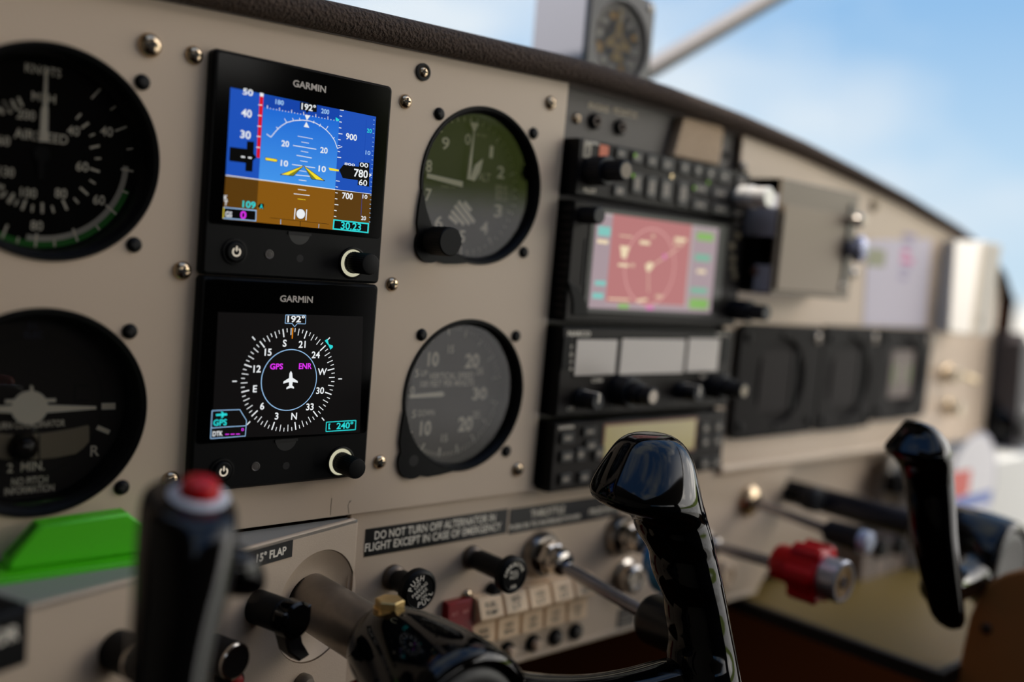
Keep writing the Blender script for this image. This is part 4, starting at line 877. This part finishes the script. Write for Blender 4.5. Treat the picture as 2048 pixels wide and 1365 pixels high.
# ------------------------------------------------------------------ lower panel controls
def stem_knob(name, label, cat, x, z, prof_parts, y=2, group=None):
    t = T(name, label, cat, x, y, z, group)
    for nm, prof, mt, n_, kn in prof_parts: t.part(nm, M().lathe(prof, 0, 0, 0, n_, kn), mt)
    return t
def pull(name, label, basepx, tippx, r, lines):
    b = at(*basepx, 2); c = atx(*tippx, b.x); L_ = 2-c.y; t = T(name, label, 'knob', b.x, 2, (b.z+c.z)/2)
    t.part('collar', M().lathe([(6.4, 0), (6.4, 2.5), (5, 4), (4.2, 4.2)], n=28), mat('dark bronze collar', (92, 82, 74), .4, .7))
    t.part('stem', M().lathe([(4.6, 0), (4.6, 5), (5.6, 7), (5.6, L_-9), (7, L_-6)], n=32), BLACKM)
    t.part('knob_head', M().lathe([(6, L_-7), (r-1, L_-6), (r, L_-5), (r, L_-1.4), (r-.8, L_-.4), (r-1.8, L_), (r-2.2, L_-.5), (0, L_-.5)], n=72, knurl=.0), BLACK)
    m = M(); lines(m, L_-.4, r); t.part('lettering', m, WHITE, 0)
    return t
def pb(m, w, r):
    A = math.radians(35); c, s_ = math.cos(A), math.sin(A)
    m.arctext('PUSH', 0, 0, r*.62, 90+35, 78, 2.6, w); m.arctext('PULL', 0, 0, r*.66, 270+35, 72, 2.6, w, 0, True)
    for k, q_ in enumerate(('OFF', 'PARKING', 'BRAKE', 'ON')):
        d = 3.4-k*2.5; m.text(q_, -d*s_, d*c, 1.7, None, w, 0, A, .5)
pull('parking_brake_knob', 'round black parking brake knob lettered PUSH and PULL', (785, 1153), (842, 1185), 10.2, pb)
def kb(m, w, r):
    m.arctext('CARBURETOR', 0, 0, r*.62, 95, 150, 1.9, w)
    for k, q_ in enumerate(('PULL', 'HOT', '', 'AIR')): 
        if q_: m.text(q_, 0, 1.8-k*2.5, 1.9, None, w, 0, 0, .5)
pull('carburetor_heat_knob', 'round black carburetor knob above the ivory rockers', (942, 1117), (1030, 1150), 9.6, kb)
# engine controls
def engine(name, label, x, z0, z1, L_, nut, knob, cat='knob'):
    t = T(name, label, cat, x, 2, z0)
    t.part('escutcheon', M().lathe([(nut+4, 0), (nut+4, 3), (nut+2, 6), (nut, 6.2)], n=36), STEEL)
    t.part('hex_nut', M().prism(circle(0, 0, nut, 6), 5, 13, 0, 1.2).lathe([(nut*.82, 12.5), (nut*.82, 19), (nut*.7, 21), (nut*.4, 21.5), (nut*.4, 18)], 0, 0, 0, 32), CHROME)
    t.part('push_rod', M().tube([(0, 0, 4), (0, z1-z0, L_)], 3.6, 0, 20), mat('control rod', (168, 166, 172), .22, .9))
    knob(t, z1-z0, L_); return t
def k_thr(t, v, L_):
    t.part('knob', M().lathe([(4.5, L_-4), (11.6, L_-3), (13, L_), (13, L_+18), (14.5, L_+24), (14.5, L_+30), (12, L_+33), (0, L_+34)], 0, v, 0, 44), mat('throttle black', (16, 16, 18), .3))
engine('throttle_control', 'chrome nut and steel rod of the throttle with a black knob behind the right grip', 271.5, -190.5, -200, 86, 9.5, k_thr)
def k_prop(t, v, L_):
    m = M(); m.lathe([(4, L_-10), (9, L_-9), (9, L_-2), (15.5, L_), (17.2, L_+2), (17.2, L_+12), (15.5, L_+14), (0, L_+14)], 0, v, 0, 44); t.part('knob', m, mat('blue control knob', (22, 122, 176), .35))
engine('propeller_control', 'blue propeller control knob mostly hidden behind the right grip', 340, -188, -196, 36, 9.5, k_prop)
def k_mix(t, v, L_):
    a = L_-46; m = M(); m.lathe([(4, a), (10.4, a+1), (11.3, a+3), (11.3, a+17)], 0, v, 0, 40); t.part('rear_sleeve', m, RED)
    pts = []
    for k in range(96):
        th = 2*PI*k/96; rr = 17.1+1.5*math.tanh(3*math.cos(6*th)); pts.append((rr*math.cos(th), v+rr*math.sin(th)))
    t.part('fluted_knob', M().prism(pts, a+16, a+34, 0, 2.2), RED)
    t.part('chrome_ring', M().lathe([(12.6, a+32), (12.6, a+45), (11.8, a+46), (10.2, a+46), (10, a+44)], 0, v, 0, 40), mat('satin silver', (196, 196, 204), .3, .85))
    t.part('release_button', M().lathe([(10, a+42), (10, a+45.2), (7.4, a+45.6), (7, a+44.8), (0, a+44.8)], 0, v, 0, 40), mat('tan button', (176, 142, 96), .4))
engine('mixture_control', 'bright red fluted mixture knob with a silver ring on a long rod', 413, -201, -196.5, 112, 9, k_mix)
b = at(1495, 1002, 2); e = atx(1655, 1060, b.x); f_ = atx(1728, 1083, b.x)
t = T('cabin_heat_control', 'thin steel rod with a black knob and pale tip, beyond the red knob', 'knob', b.x, 2, b.z)
t.part('escutcheon', M().lathe([(11, 0), (11, 3), (8, 6), (5, 7)], n=32), NICKEL)
t.part('push_rod', M().tube([(0, 0, 3), (0, e.z-b.z, 2-e.y)], 3.4, 0, 18), MATS['control rod'])
m = M(); m.tube([(0, e.z-b.z, 2-e.y-2), (0, e.z-b.z-.4, 2-e.y+1), (0, f_.z-b.z, 2-f_.y-8), (0, f_.z-b.z, 2-f_.y-2)], [4.5, 7.5, 8, 9.5], 0, 28); t.part('knob', m, KB)
m = M(); m.tube([(0, f_.z-b.z, 2-f_.y-3), (0, f_.z-b.z, 2-f_.y+4), (0, f_.z-b.z, 2-f_.y+5)], [7.2, 7.2, 5.5], 0, 28); t.part('tip', m, mat('pale blue tip', (196, 204, 222), .3))
for (px, py, r), nm, lb, mt in (((1268, 1160, 9), 'key_switch', 'round chrome key switch low on the panel left of the right grip', CHROME), ((1452, 1152, 9.5), 'panel_plug', 'round beige plug on the lower panel just right of the right grip', mat('beige plug', (206, 180, 150), .4))):
    p = at(px, py, -6); t = T(nm, lb, 'fitting', p.x, 2, p.z)
    t.part('barrel', M().lathe([(r+2, 0), (r+2, 1.5), (r, 2.5), (r, 9), (r-1.5, 10.5), (r-3.5, 10.6), (r-4, 9.5), (0, 9.5)], n=32), mt)
# rockers
RC = -220.5
def rocker(label, x, l1, l2, l3, l4, red=False):
    t = T('rocker_switch', label, 'switch', x, 2, RC, None if red else 'ivory rocker switches')
    W = 16.9; prof = [(-14, 0), (-14, 4.2), (-13.2, 4.8), (-2.2, 4.2), (-.6, 5.5), (2.6, 10.6), (3.6, 10.8), (12.8, 7.2), (13.6, 6.2), (14, 0)]
    m = M()
    if red: prof = [(-14, 0), (-14, 9), (-13, 9.6), (0, 6), (13, 4.6), (14, 3.6), (14, 0)]
    m.loft([[(xx, v, w-(dw if w > 1 else 0)) for v, w in prof] for xx, dw in ((-W/2, .5), (-W/2+.6, 0), (W/2-.6, 0), (W/2, .5))], 0)
    t.part('rocker', m, DRED if red else IVORY, 25)
    m = M()
    if not red:
        def slope(s_, u, v, h, wd):
            g = M().text(s_, u, 0, h, wd, 0, 0, 0, 1); g.v = [(a, v+b*.93, 10.9-(v+b*.93-3.6)*.391) for a, b, c_ in g.v]; m.add(g.v, g.f, 0)
        slope(l1, 0, 10, 2.6, 8 if len(l1) > 3 else 6); slope(l2, 0, 6.2, 2.6, 8 if len(l2) > 3 else 6)
        m.text(l3, 0, -6, 2.2, None, 4.9, 0, 0, .8); m.text(l4, 0, -9.6, 2.2, None, 4.95, 0, 0, .8)
        g = M().text('OFF', 0, 0, 1.8, None, 0, 0, 0, .5); g.v = [(a, 1.1+b*.54, 8.35+b*.85) for a, b, c_ in g.v]; m.add(g.v, g.f, 0)
        t.part('lettering', m, mat('dark rocker lettering', (70, 62, 58), .7), 0)
    else:
        for s_, u in (('ALT', -4), ('BAT', 4)):
            g = M().text(s_, u, 0, 1.7, None, 0, 0, 0, .6); g.v = [(a, 8+b, 5.5-(b)*.1) for a, b, c_ in g.v]; m.add(g.v, g.f, 0)
        t.part('lettering', m, mat('pale red lettering', (214, 128, 120), .6), 0)
rocker('dark red split master rocker at the left of the ivory rockers', 211.6, '', '', '', '', True)
for k, (a, b, c_, d, lb) in enumerate((('FUEL', 'PUMP', 'FUEL', 'PUMP', 'ivory rocker switch lettered FUEL PUMP, beside the red rocker'), ('BCN', 'LT', 'OFF', 'BCN', 'ivory rocker switch lettered BCN, second from the red rocker'), ('LDG', 'LT', 'OFF', 'LDG', 'ivory rocker switch lettered LDG, middle of the ivory five'),
                                       ('NAV', 'LT', 'OFF', 'NAV', 'ivory rocker switch lettered NAV, fourth from the red rocker'), ('PITOT', 'HEAT', 'OFF', 'PIT', 'ivory rocker switch lettered PITOT, furthest from the red rocker'))):
    rocker(lb, 230.2+k*18.3, a, b, c_, d)
for k, (x, lit, lb) in enumerate(((252, 1, 'first breaker button from the left, white centred, under the ivory rockers'), (272, 1, 'second breaker button from the left, white centred, under the ivory rockers'), (290, 0, 'third breaker button from the left, dark centred, under the ivory rockers'), (307, 0, 'fourth breaker button from the left, dark centred, under the ivory rockers'))):
    t = T('breaker_button', lb, 'button', x, 2, -243.4, 'breaker buttons under the rockers')
    t.part('collar', M().lathe([(5, 0), (5, 2), (4.2, 3), (3.2, 3), (3, 1)], n=24), BLACKM)
    t.part('push_cap', M().lathe([(3, .8), (3, 5.5 if lit else 3.6), (2.2, 6.4 if lit else 4.2), (0, 6.5 if lit else 4.3)], n=24), mat('white button cap', (212, 186, 160), .5) if lit else mat('grey button cap', (66, 60, 56), .5))
c = at(936, 1193, 1); thing1('panel_screw', 'bright screw in the lower panel just above the red rocker', 'screw', screw_geo(3.6, 2.4), [NICKEL, RECESS], c.x, 2, c.z)
c = at(986, 1181, 0); thing1('rubber_plug', 'small black plug behind the carburetor knob', 'plug', M().lathe([(4, 0), (4, 4), (3, 6), (0, 6.2)], n=20), BLACKM, c.x, 2, c.z)
c = at(1252, 1238, 2); thing1('small_placard', 'small dark square placard low on the panel under the throttle rod', 'placard', M().rbox(0, 0, 17, 15, .5, 0, .4, 0, .1).box(-6, 6, 2, 3, .4, .45, 1).box(-6, 6, -1, 0, .4, .45, 1).box(-6, 6, -4, -3, .4, .45, 1), [mat('dim placard', (72, 64, 58), .5), KEYM], c.x, 2, c.z)
# things on the left cover
def oncover(name, label, cat, px, py, w=0):
    u, v = atc(px, py, w); t = T(name, label, cat, 0, 0, 0, face=False); org = C0+CU*u+Vector((0, 0, v)); t.o.location = org*MM; t.o.rotation_euler = (PI/2, 0, CA); t.u, t.v = u, v; return t
def ctip(t, px, py): # distance out from the cover of a point straight above the thing's base
    best = min(range(0, 900), key=lambda k: abs(atc(px, py, k*.1)[0]-t.u)); return best*.1
t = oncover('pull_knob', 'black pull knob with a hanging tab left of the control shaft', 'knob', 515, 1214); L_ = 24
m = M(); m.lathe([(7.2, 0), (7.2, L_-9), (6.4, L_-8)], n=32); t.part('stem', m, BLACKM)
m = M(); m.lathe([(6.4, L_-8), (8, L_-7), (8, L_-1), (7, L_), (0, L_)], n=32); m.box(-8, 8, -2, 5, L_-6, L_-.5, 0, .5); t.part('cap', m, GLOSS)
m = M(); m.prism([(-5, -4), (5, -4), (7, -12), (12, -19), (6, -20), (-1, -14)], L_-9, L_-3, 0, .8); t.part('tab', m, mat('worn black tab', (22, 19, 17), .55))
for (px, py), (tx, ty), lb in (((425, 1305), (462, 1318), 'black cylinder knob with a bright rim right of the left grip'), ((232, 1300), (262, 1316), 'black cylinder knob with a bright rim mostly hidden by the left grip')):
    t = oncover('dimmer_knob', lb, 'knob', px, py); L_ = max(14, ctip(t, tx, ty))
    t.part('body', M().lathe([(7.4, 0), (7.4, L_-1.4)], n=40), BLACKM); t.part('rim', M().lathe([(7.4, L_-1.5), (7.4, L_-.4), (6.9, L_), (6.3, L_)], n=40), CHROME)
    t.part('cap', M().lathe([(6.4, L_-.1), (0, L_-.1)], n=40), mat('dark cap', (26, 22, 20), .25, .4))
t = oncover('warning_lamp', 'tiny red lamp in a black holder under the bright rimmed knob', 'lamp', 445, 1352); t.part('holder', M().lathe([(4.4, 0), (4.4, 8), (3.6, 9)], n=20), BLACKM); t.part('lens', M().lathe([(3.6, 8), (2.6, 9.8), (0, 10.4)], n=20), RED)
t = oncover('grey_stud', 'grey round stud low on the cover under the control shaft', 'stud', 602, 1368); t.part('head', M().lathe([(5, 0), (5, 3), (3.6, 5), (0, 5.6)], n=24), GREY)
# black switch box at the lower left
P_ = [atz(60, 1212, -158)]; 
t = T('switch_box', 'black box with worn white lettering at the far lower left', 'box', 0, 0, 0, face=False)
c = at(63, 1211, -66); t.o.location = c*MM; t.o.rotation_euler = (PI/2, 0, CA+.12)
hb = c.z-at(63, 1328, -66).z
m = M(); m.box(-75, 0, -hb, 0, -26, 0, 0, 1.2); t.part('box_body', m, BLACK)
m = M(); m.text('FLOOR', -13.6, -7.2, 4.4, 19, .1, 0, 0, 1.5); t.part('lettering', m, WHITE, 0)

# green printed wedge on the ledge
GR = mat('green printed plastic', (78, 196, 12), .45, bump=.12, bscale=1500)
t = T('plastic_wedge', 'bright green plastic wedge block resting on the ledge under the turn coordinator', 'wedge', 12, -8, -154, face=False)
m = M(); m.prism(rrect(-16, -3, 88, 21, 3), 0, 1.8, 0, .4); t.part('base_flange', m, GR)
prof = [(-25, 1.8), (-24.5, 6), (-14.5, 17.6), (17.5, 18.6), (23, 13.5), (23, 1.8)]
m = M(); m.prism(prof, -1, 7.5, 0, 1.0); m.v = [(a, -c_+2.0, b) for a, b, c_ in m.v]; t.part('wedge_body', m, GR)
m = M(); m.prism([(-24, 5), (-23.5, 6.5), (-15, 16.5), (-13, 16.5), (-21, 5)], 2, 4.6); m.v = [(a-.6, -c_+2.0, b+.4) for a, b, c_ in m.v]; t.part('slot', m, mat('green shade slot', (20, 92, 6), .7))

# ------------------------------------------------------------------ control yokes
def grip_mesh(rows, yfun, ratio=.78, n=20, ex=2.4, rot=0):
    rings = []; rfun = ratio if callable(ratio) else (lambda py: ratio_)
    ratio_ = ratio
    for py, l, r in rows:
        ratio = rfun(py); y = yfun(py); c = at((l+r)/2, py, y); a = at(l, py, y); b = at(r, py, y)
        dep = (c-CAM_C).dot(CAM_R[2]); u = ((l+r)/2-1024)/CAM_F
        kx = (CAM_R[0][0]*CAM_F-u*CAM_F*CAM_R[2][0])/dep; ky = (-CAM_R[0][1]*CAM_F+u*CAM_F*CAM_R[2][1])/dep
        half = (r-l)/2; ry = half/math.sqrt((kx*ratio)**2+ky**2); rx = ry*ratio
        ring = []
        for k in range(n):
            t = 2*PI*k/n; ct, st = math.cos(t), math.sin(t)
            ring.append((c.x+rx*math.copysign(abs(ct)**(2/ex), ct), y+ry*math.copysign(abs(st)**(2/ex), st), c.z))
        rings.append(ring)
    return rings
def yoke_base(name, label, dx, dy, z0, sr=12.6, smat=None):
    t = T(name, label, 'control yoke', 0, 0, 0, face=False)
    sx = 119.5+dx
    t.part('control_shaft', M().tube([(sx, 24, z0), (sx, -62+dy, z0)], sr, 0, 36), smat or mat('worn steel shaft', (140, 130, 120), .36, .85, bump=.05, bscale=300, var=.15))
    m = M(); rings = []
    for y, r, dz in ((-56, 9, 0), (-56.6, 12.5, 0), (-59, 15.4, 0), (-64, 17.8, 0), (-74, 20.4, -1), (-86, 24, -3.5), (-98, 28, -7.5), (-108, 31, -11), (-115, 32.6, -13.5), (-119, 32.8, -14.5), (-121.5, 31.5, -14.8), (-122.4, 29.8, -15), (-121.8, 28.2, -15), (-118.5, 27.2, -15), (-118, 26.4, -15)):
        rings.append([(sx+r*math.cos(2*PI*k/40), y+dy, z0+dz+r*math.sin(2*PI*k/40)) for k in range(40)])
    for sg in (-1, 1): pass
    hub = t.part('hub', m.loft(rings, 0), GLOSS, 40)
    m = M(); m.loft([[(sx+r*math.cos(2*PI*k/40), y+dy, z0-15+r*math.sin(2*PI*k/40)) for k in range(40)] for y, r in ((-117, 26.2), (-120, 26), (-121.4, 24.5), (-122, 22), (-121.7, 20.5), (-122.3, 1))], 0)
    t.part('centre_pad', m, mat('dull black pad', (34, 32, 32), .5, bump=.1), 40)
    return t, sx
def arm(t, p, q, r0, r1):
    P, Q = Vector(p), Vector(q); rings = []
    for k in range(9):
        s_ = k/8; c = P.lerp(Q, s_); c.z -= 5*math.sin(PI*s_); rr = r0+(r1-r0)*s_-2.2*math.sin(PI*s_)
        rings.append([(c.x, c.y+rr*1.15*math.cos(2*PI*i/20), c.z+rr*math.sin(2*PI*i/20)) for i in range(20)])
    t.part('arm', M().loft(rings, 0), GLOSS, 40, sub=1)
Z0 = -189.5
yk, sx = yoke_base('pilot_control_yoke', 'large glossy black control yoke in the foreground with two upright grips', 0, 0, Z0)
# bolt on top of the hub
b = at(787, 1226, -70); zt = Z0-1+19.0; t = yk
m = M(); m.prism(circle(0, 0, 6.6, 24), zt-3, zt+.6).prism(circle(0, 0, 6.1, 6, .3, .3+2*PI), zt+.4, zt+4.2, 0, .5); m.v = [(a+sx-2.5, c_-69, b_) for a, c_, b_ in m.v]
t.part('hex_bolt', m, mat('gold plated bolt', (222, 186, 120), .3, .8), label='gold hex bolt on the hub')
m = M(); m.sphere((sx-16, -69, Z0-14), 4.5, 0, 16); t.part('indicator_lamp', m, mat('red lamp lens', (150, 8, 10), .2), label='red lamp lens under the hub')
# right grip: sculpted, thumb rest on top
rr_ = [(867, 1285, 1330), (870, 1262, 1345), (878, 1246, 1360), (890, 1232, 1373), (908, 1219, 1384), (930, 1204, 1392), (955, 1189, 1397), (975, 1180, 1401), (990, 1179, 1404), (1003, 1188, 1407), (1016, 1215, 1411), (1026, 1243, 1413), (1036, 1260, 1416), (1050, 1265, 1420), (1068, 1270, 1425), (1085, 1281, 1429), (1100, 1293, 1432), (1118, 1299, 1436), (1140, 1300, 1441), (1160, 1306, 1446), (1180, 1317, 1450), (1200, 1326, 1454), (1225, 1328, 1458), (1250, 1330, 1463), (1275, 1337, 1468), (1300, 1336, 1473), (1330, 1330, 1478), (1365, 1340, 1485), (1400, 1355, 1490), (1430, 1375, 1488), (1445, 1400, 1470)]
ys = lambda py: -104-26*(py-880)/400
m = M().loft(grip_mesh(rr_, ys, lambda p: 1.12 if p < 1000 else (.86 if p > 1040 else 1.12-.26*(p-1000)/40), 32, 2.1), 0)
t.part('right_grip', m, GLOSS, 60, label='sculpted black right grip with finger waves', sub=1)
# left grip: flat top with the push button
lr = [(994, 306, 452), (995, 297, 461), (999, 289, 468), (1008, 283, 473), (1025, 279, 476), (1055, 275, 476), (1100, 271, 472), (1150, 268, 466), (1200, 265, 455), (1260, 261, 440), (1320, 257, 425), (1400, 252, 412), (1500, 246, 400), (1600, 242, 392), (1680, 246, 386), (1700, 262, 372)]
yl = lambda py: -104-26*(py-975)/330
L0 = grip_mesh(lr, yl, .85, 28, 2.1)
for k in range(7):
    cy_ = sum(p[1] for p in L0[k])/28; L0[k] = [(a_, b_, c_+(b_-cy_)*.26*(1-k/7)) for a_, b_, c_ in L0[k]]
m = M().loft(L0, 0)
t.part('left_grip', m, GLOSS, 60, label='straight black left grip with a button on top')
c = at(400, 985, -106)
tp = Vector((sum(p[0] for p in L0[0])/28, sum(p[1] for p in L0[0])/28, L0[0][0][2])); bx = at(398, 990, tp.y); bx = Vector((bx.x, tp.y, tp.z)); TILT = Matrix.Rotation(math.radians(14.5), 3, 'X')
m = M().lathe([(9.5, -4), (9.5, -.2), (8.6, .7), (6.6, 1.2), (6.2, .4)], 0, 0, 0, 32); m.xf(lambda p: TILT @ p+bx); t.part('button_collar', m, mat('white collar', (214, 214, 220), .35))
m = M().lathe([(6.0, 0), (6.0, 3.2), (5.0, 5.0), (2.5, 6.0), (0, 6.2)], 0, 0, 0, 32); m.xf(lambda p: TILT @ p+bx); t.part('push_button', m, RED, label='red push button on the left grip')
# thumb switch lump on the inboard side of the left grip
q0 = at(452, 1140, -112); q1 = at(506, 1176, -112)
m = M().tube([q0+Vector((-6, 0, 6)), q0, q0.lerp(q1, .6)+Vector((0, 0, 2)), q1+Vector((0, 0, 1)), q1+Vector((2.5, 0, -2))], [4, 9, 7.6, 5.4, 2], 0, 20); m.v = [(a, b_*1.0, c_) for a, b_, c_ in m.v]; t.part('thumb_switch', m, GLOSS, 50, sub=1)
q0 = at(440, 1190, -118); q1 = at(392, 1330, -122); 
for sg, gx in ((1, at(1395, 1345, -132)), (-1, at(330, 1500, -132))):
    arm(t, (sx+sg*22, -106, Z0-13), (gx.x-sg*4, -128, Z0-18), 15, 11)
# co-pilot yoke: nearer, only its left grip and hub in view
yk2, sx2 = yoke_base('copilot_control_yoke', 'glossy black control yoke at the right edge with one hooked grip in view', 424, -32, Z0+6, 9.5, mat('blued shaft', (58, 60, 70), .3, .8))
cr = [(843, 1812, 1846), (850, 1806, 1866), (860, 1799, 1880), (875, 1788, 1893), (890, 1776, 1900), (902, 1769, 1903), (912, 1772, 1904), (924, 1787, 1905), (940, 1799, 1906), (965, 1807, 1908), (1000, 1812, 1910), (1060, 1819, 1913), (1120, 1831, 1919), (1170, 1843, 1924), (1210, 1853, 1928), (1235, 1862, 1930), (1249, 1873, 1925), (1257, 1888, 1910)]
yc = lambda py: -138-18*(py-850)/400
m = M().loft(grip_mesh(cr, yc, .8, 28), 0); yk2.part('left_grip', m, GLOSS, 60)
g = at(1875, 1130, -150); arm(yk2, (sx2-22, -138, Z0-6), (g.x, -150, Z0-4), 14, 10)
gm = grip_mesh(cr, yc, .72, 28); m = M().loft([[(2*sx2-p[0], p[1], p[2]) for p in r_][::-1] for r_ in gm], 0); yk2.part('right_grip', m, GLOSS, 60, sub=1)
arm(yk2, (sx2+22, -138, Z0-6), (2*sx2-g.x, -150, Z0-4), 14, 10)
# ------------------------------------------------------------------ under and beside the panel on the right
p0 = at(1490, 1198, 0); ZP = -256.0
pa = atz(1915, 1338, ZP); 
OX, OY = p0.x, pa.y
t = T('floor_shelf', 'olive drab shelf board sticking out below the right end of the panel', 'shelf', OX, OY, ZP, face=False)
m = M(); m.prism([(6, 6), (230, 6), (230, -OY+20), (6, -OY+20)], -8, 0, 0, .8); t.part('board', m, mat('olive board', (128, 104, 48), .5, bump=.1, bscale=200, var=.12))
m = M(); m.prism([(0, 0), (230, 0), (230, 5.9), (5.9, 5.9), (5.9, -OY+20), (0, -OY+20)], -9, .8, 0, .6); t.part('edge_strip', m, mat('dark edge strip', (26, 18, 8), .6))
PX = OX+24
pts = [atx(a, b, PX) for a, b in ((1900, 1420), (1916, 1340), (1926, 1290), (1938, 1235), (1955, 1195), (1978, 1166), (2005, 1150), (2035, 1142), (2075, 1140), (2160, 1150), (2200, 1430))]
c = sum(pts, Vector())/len(pts); t = T('side_board', 'tan rounded side board at the lower right corner', 'board', PX, c.y, c.z, face=False)
loc = [(p.y-c.y, p.z-c.z) for p in pts]; m = M(); m.prism(loc, -9, 0, 0, 1.5); m.v = [(-w_, a, b) for a, b, w_ in m.v]
t.part('board', m, mat('tan leather', (176, 112, 56), .5, bump=.15, bscale=300, var=.1))
p = atx(1972, 1258, PX); ob = t.part('screw', screw_geo(3.6, 1.8), [mat('dark bronze screw', (82, 64, 52), .4, .6), RECESS]); ob.location = (0, (p.y-c.y)*MM, (p.z-c.z)*MM); ob.rotation_euler = (0, -PI/2, 0)
# glove box door, set back
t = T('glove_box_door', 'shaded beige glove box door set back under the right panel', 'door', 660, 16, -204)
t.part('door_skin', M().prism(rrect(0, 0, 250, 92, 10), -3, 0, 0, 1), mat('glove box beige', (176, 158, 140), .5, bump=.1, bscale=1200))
# white vent box with a round decal
yF = -40
f0 = at(1890, 938, yF); zT = f0.z; bk = atz(1992, 866, zT); x1 = at(2250, 930, yF).x; zB = at(1900, 1150, yF).z
t = T('white_cover_box', 'white cover box with a round red and blue decal beyond the far yoke', 'box', (f0.x+x1)/2, yF, zT)
W = x1-f0.x; m = M(); m.prism(rrect(0, (zB-zT)/2, W, zT-zB, 8), -3-70, 0, 0, 3); t.part('shell', m, mat('white painted cover', (214, 212, 206), .45, bump=.05))
cu, cv = t.uv(1945, 975, .2); R_ = abs(t.uv(1990, 975)[0]-t.uv(1945, 975)[0])
m = M(); m.poly(circle(cu, cv, R_, 40), .15, 0); m.sector(cu, cv, R_*.93, R_, 0, 360, .2, 1, 40)
a = t.uv(1925, 966); m.box(a[0]-R_*.5, a[0]+R_*.3, a[1]-R_*.22, a[1]+R_*.22, .2, .25, 2); m.box(a[0]-R_*.2, a[0]+R_*.1, a[1]-R_*.5, a[1]-R_*.2, .2, .25, 2)
a = t.uv(1945, 1000); m.box(a[0]-R_*.8, a[0]+R_*.8, a[1]-R_*.12, a[1]+R_*.1, .26, .3, 3)
for k in range(7): m.box(a[0]-R_*.9+k*R_*.26, a[0]-R_*.78+k*R_*.26, a[1]-R_*.5, a[1]-R_*.25, .2, .25, 3)
t.part('decal', m, [mat('decal white', (226, 222, 224), .5), mat('decal ring', (180, 176, 190), .5), mat('decal red', (214, 84, 72), .5), mat('decal blue', (96, 120, 190), .5)], 0)
# black air vent at the right post
p = at(2038, 850, -20); t = T('air_vent', 'glossy black round air vent on the dark post at the right edge', 'vent', p.x, -2, p.z)
t.part('flange', M().lathe([(34, 0), (34, 4), (30, 8)], n=40), BLACK); t.part('ball', M().lathe([(28, 6), (26, 16), (20, 24), (12, 28), (0, 29)], n=40), GLOSS)
# small fittings on the lower right panel
b = at(1572, 985, 2); e = atx(1632, 1003, b.x); t = T('black_pull', 'black stubby pull knob beside the right control shaft', 'knob', b.x, 2, b.z)
t.part('stem', M().lathe([(5.5, 0), (5.5, 14), (7, 16)], n=28), BLACKM); t.part('knob', M().lathe([(7, 15), (9.5, 17), (9.5, 26), (8, 28), (0, 28.4)], n=28), KB)
c = at(1782, 962, 2); t = T('toggle_plate', 'pale switch plate with a dark toggle behind the far grip', 'switch', c.x, 2, c.z)
t.part('plate_sheet', M().rbox(6, 0, 30, 46, 3, 0, 2), mat('pale switch plate', (206, 196, 180), .4)); t.part('toggle', M().rbox(-6, 0, 22, 16, 2, 2, 14), BLACKM)
c = at(1790, 1125, -20); t = T('quadrant_box', 'grey switch box with two black buttons low under the panel', 'box', c.x, -20, c.z)
m = M(); m.box(-55, 48, -19, 19, -24, 0, 0, 1); t.part('box_body', m, mat('grey switch box', (116, 102, 94), .5))
for px, py in ((1760, 1097), (1797, 1092)):
    u, v = t.uv(px, py, 2); t.part('button', M().lathe([(8, 0), (8, 5), (6, 7), (0, 7)], u, v, 0, 24), BLACKM)
for px in (1748, 1780, 1815):
    u, v = t.uv(px, 1135, 1); t.part('groove', M().box(u-2, u+2, v-8, v+8, 0, .2), mat('groove dark', (60, 54, 52), .6))
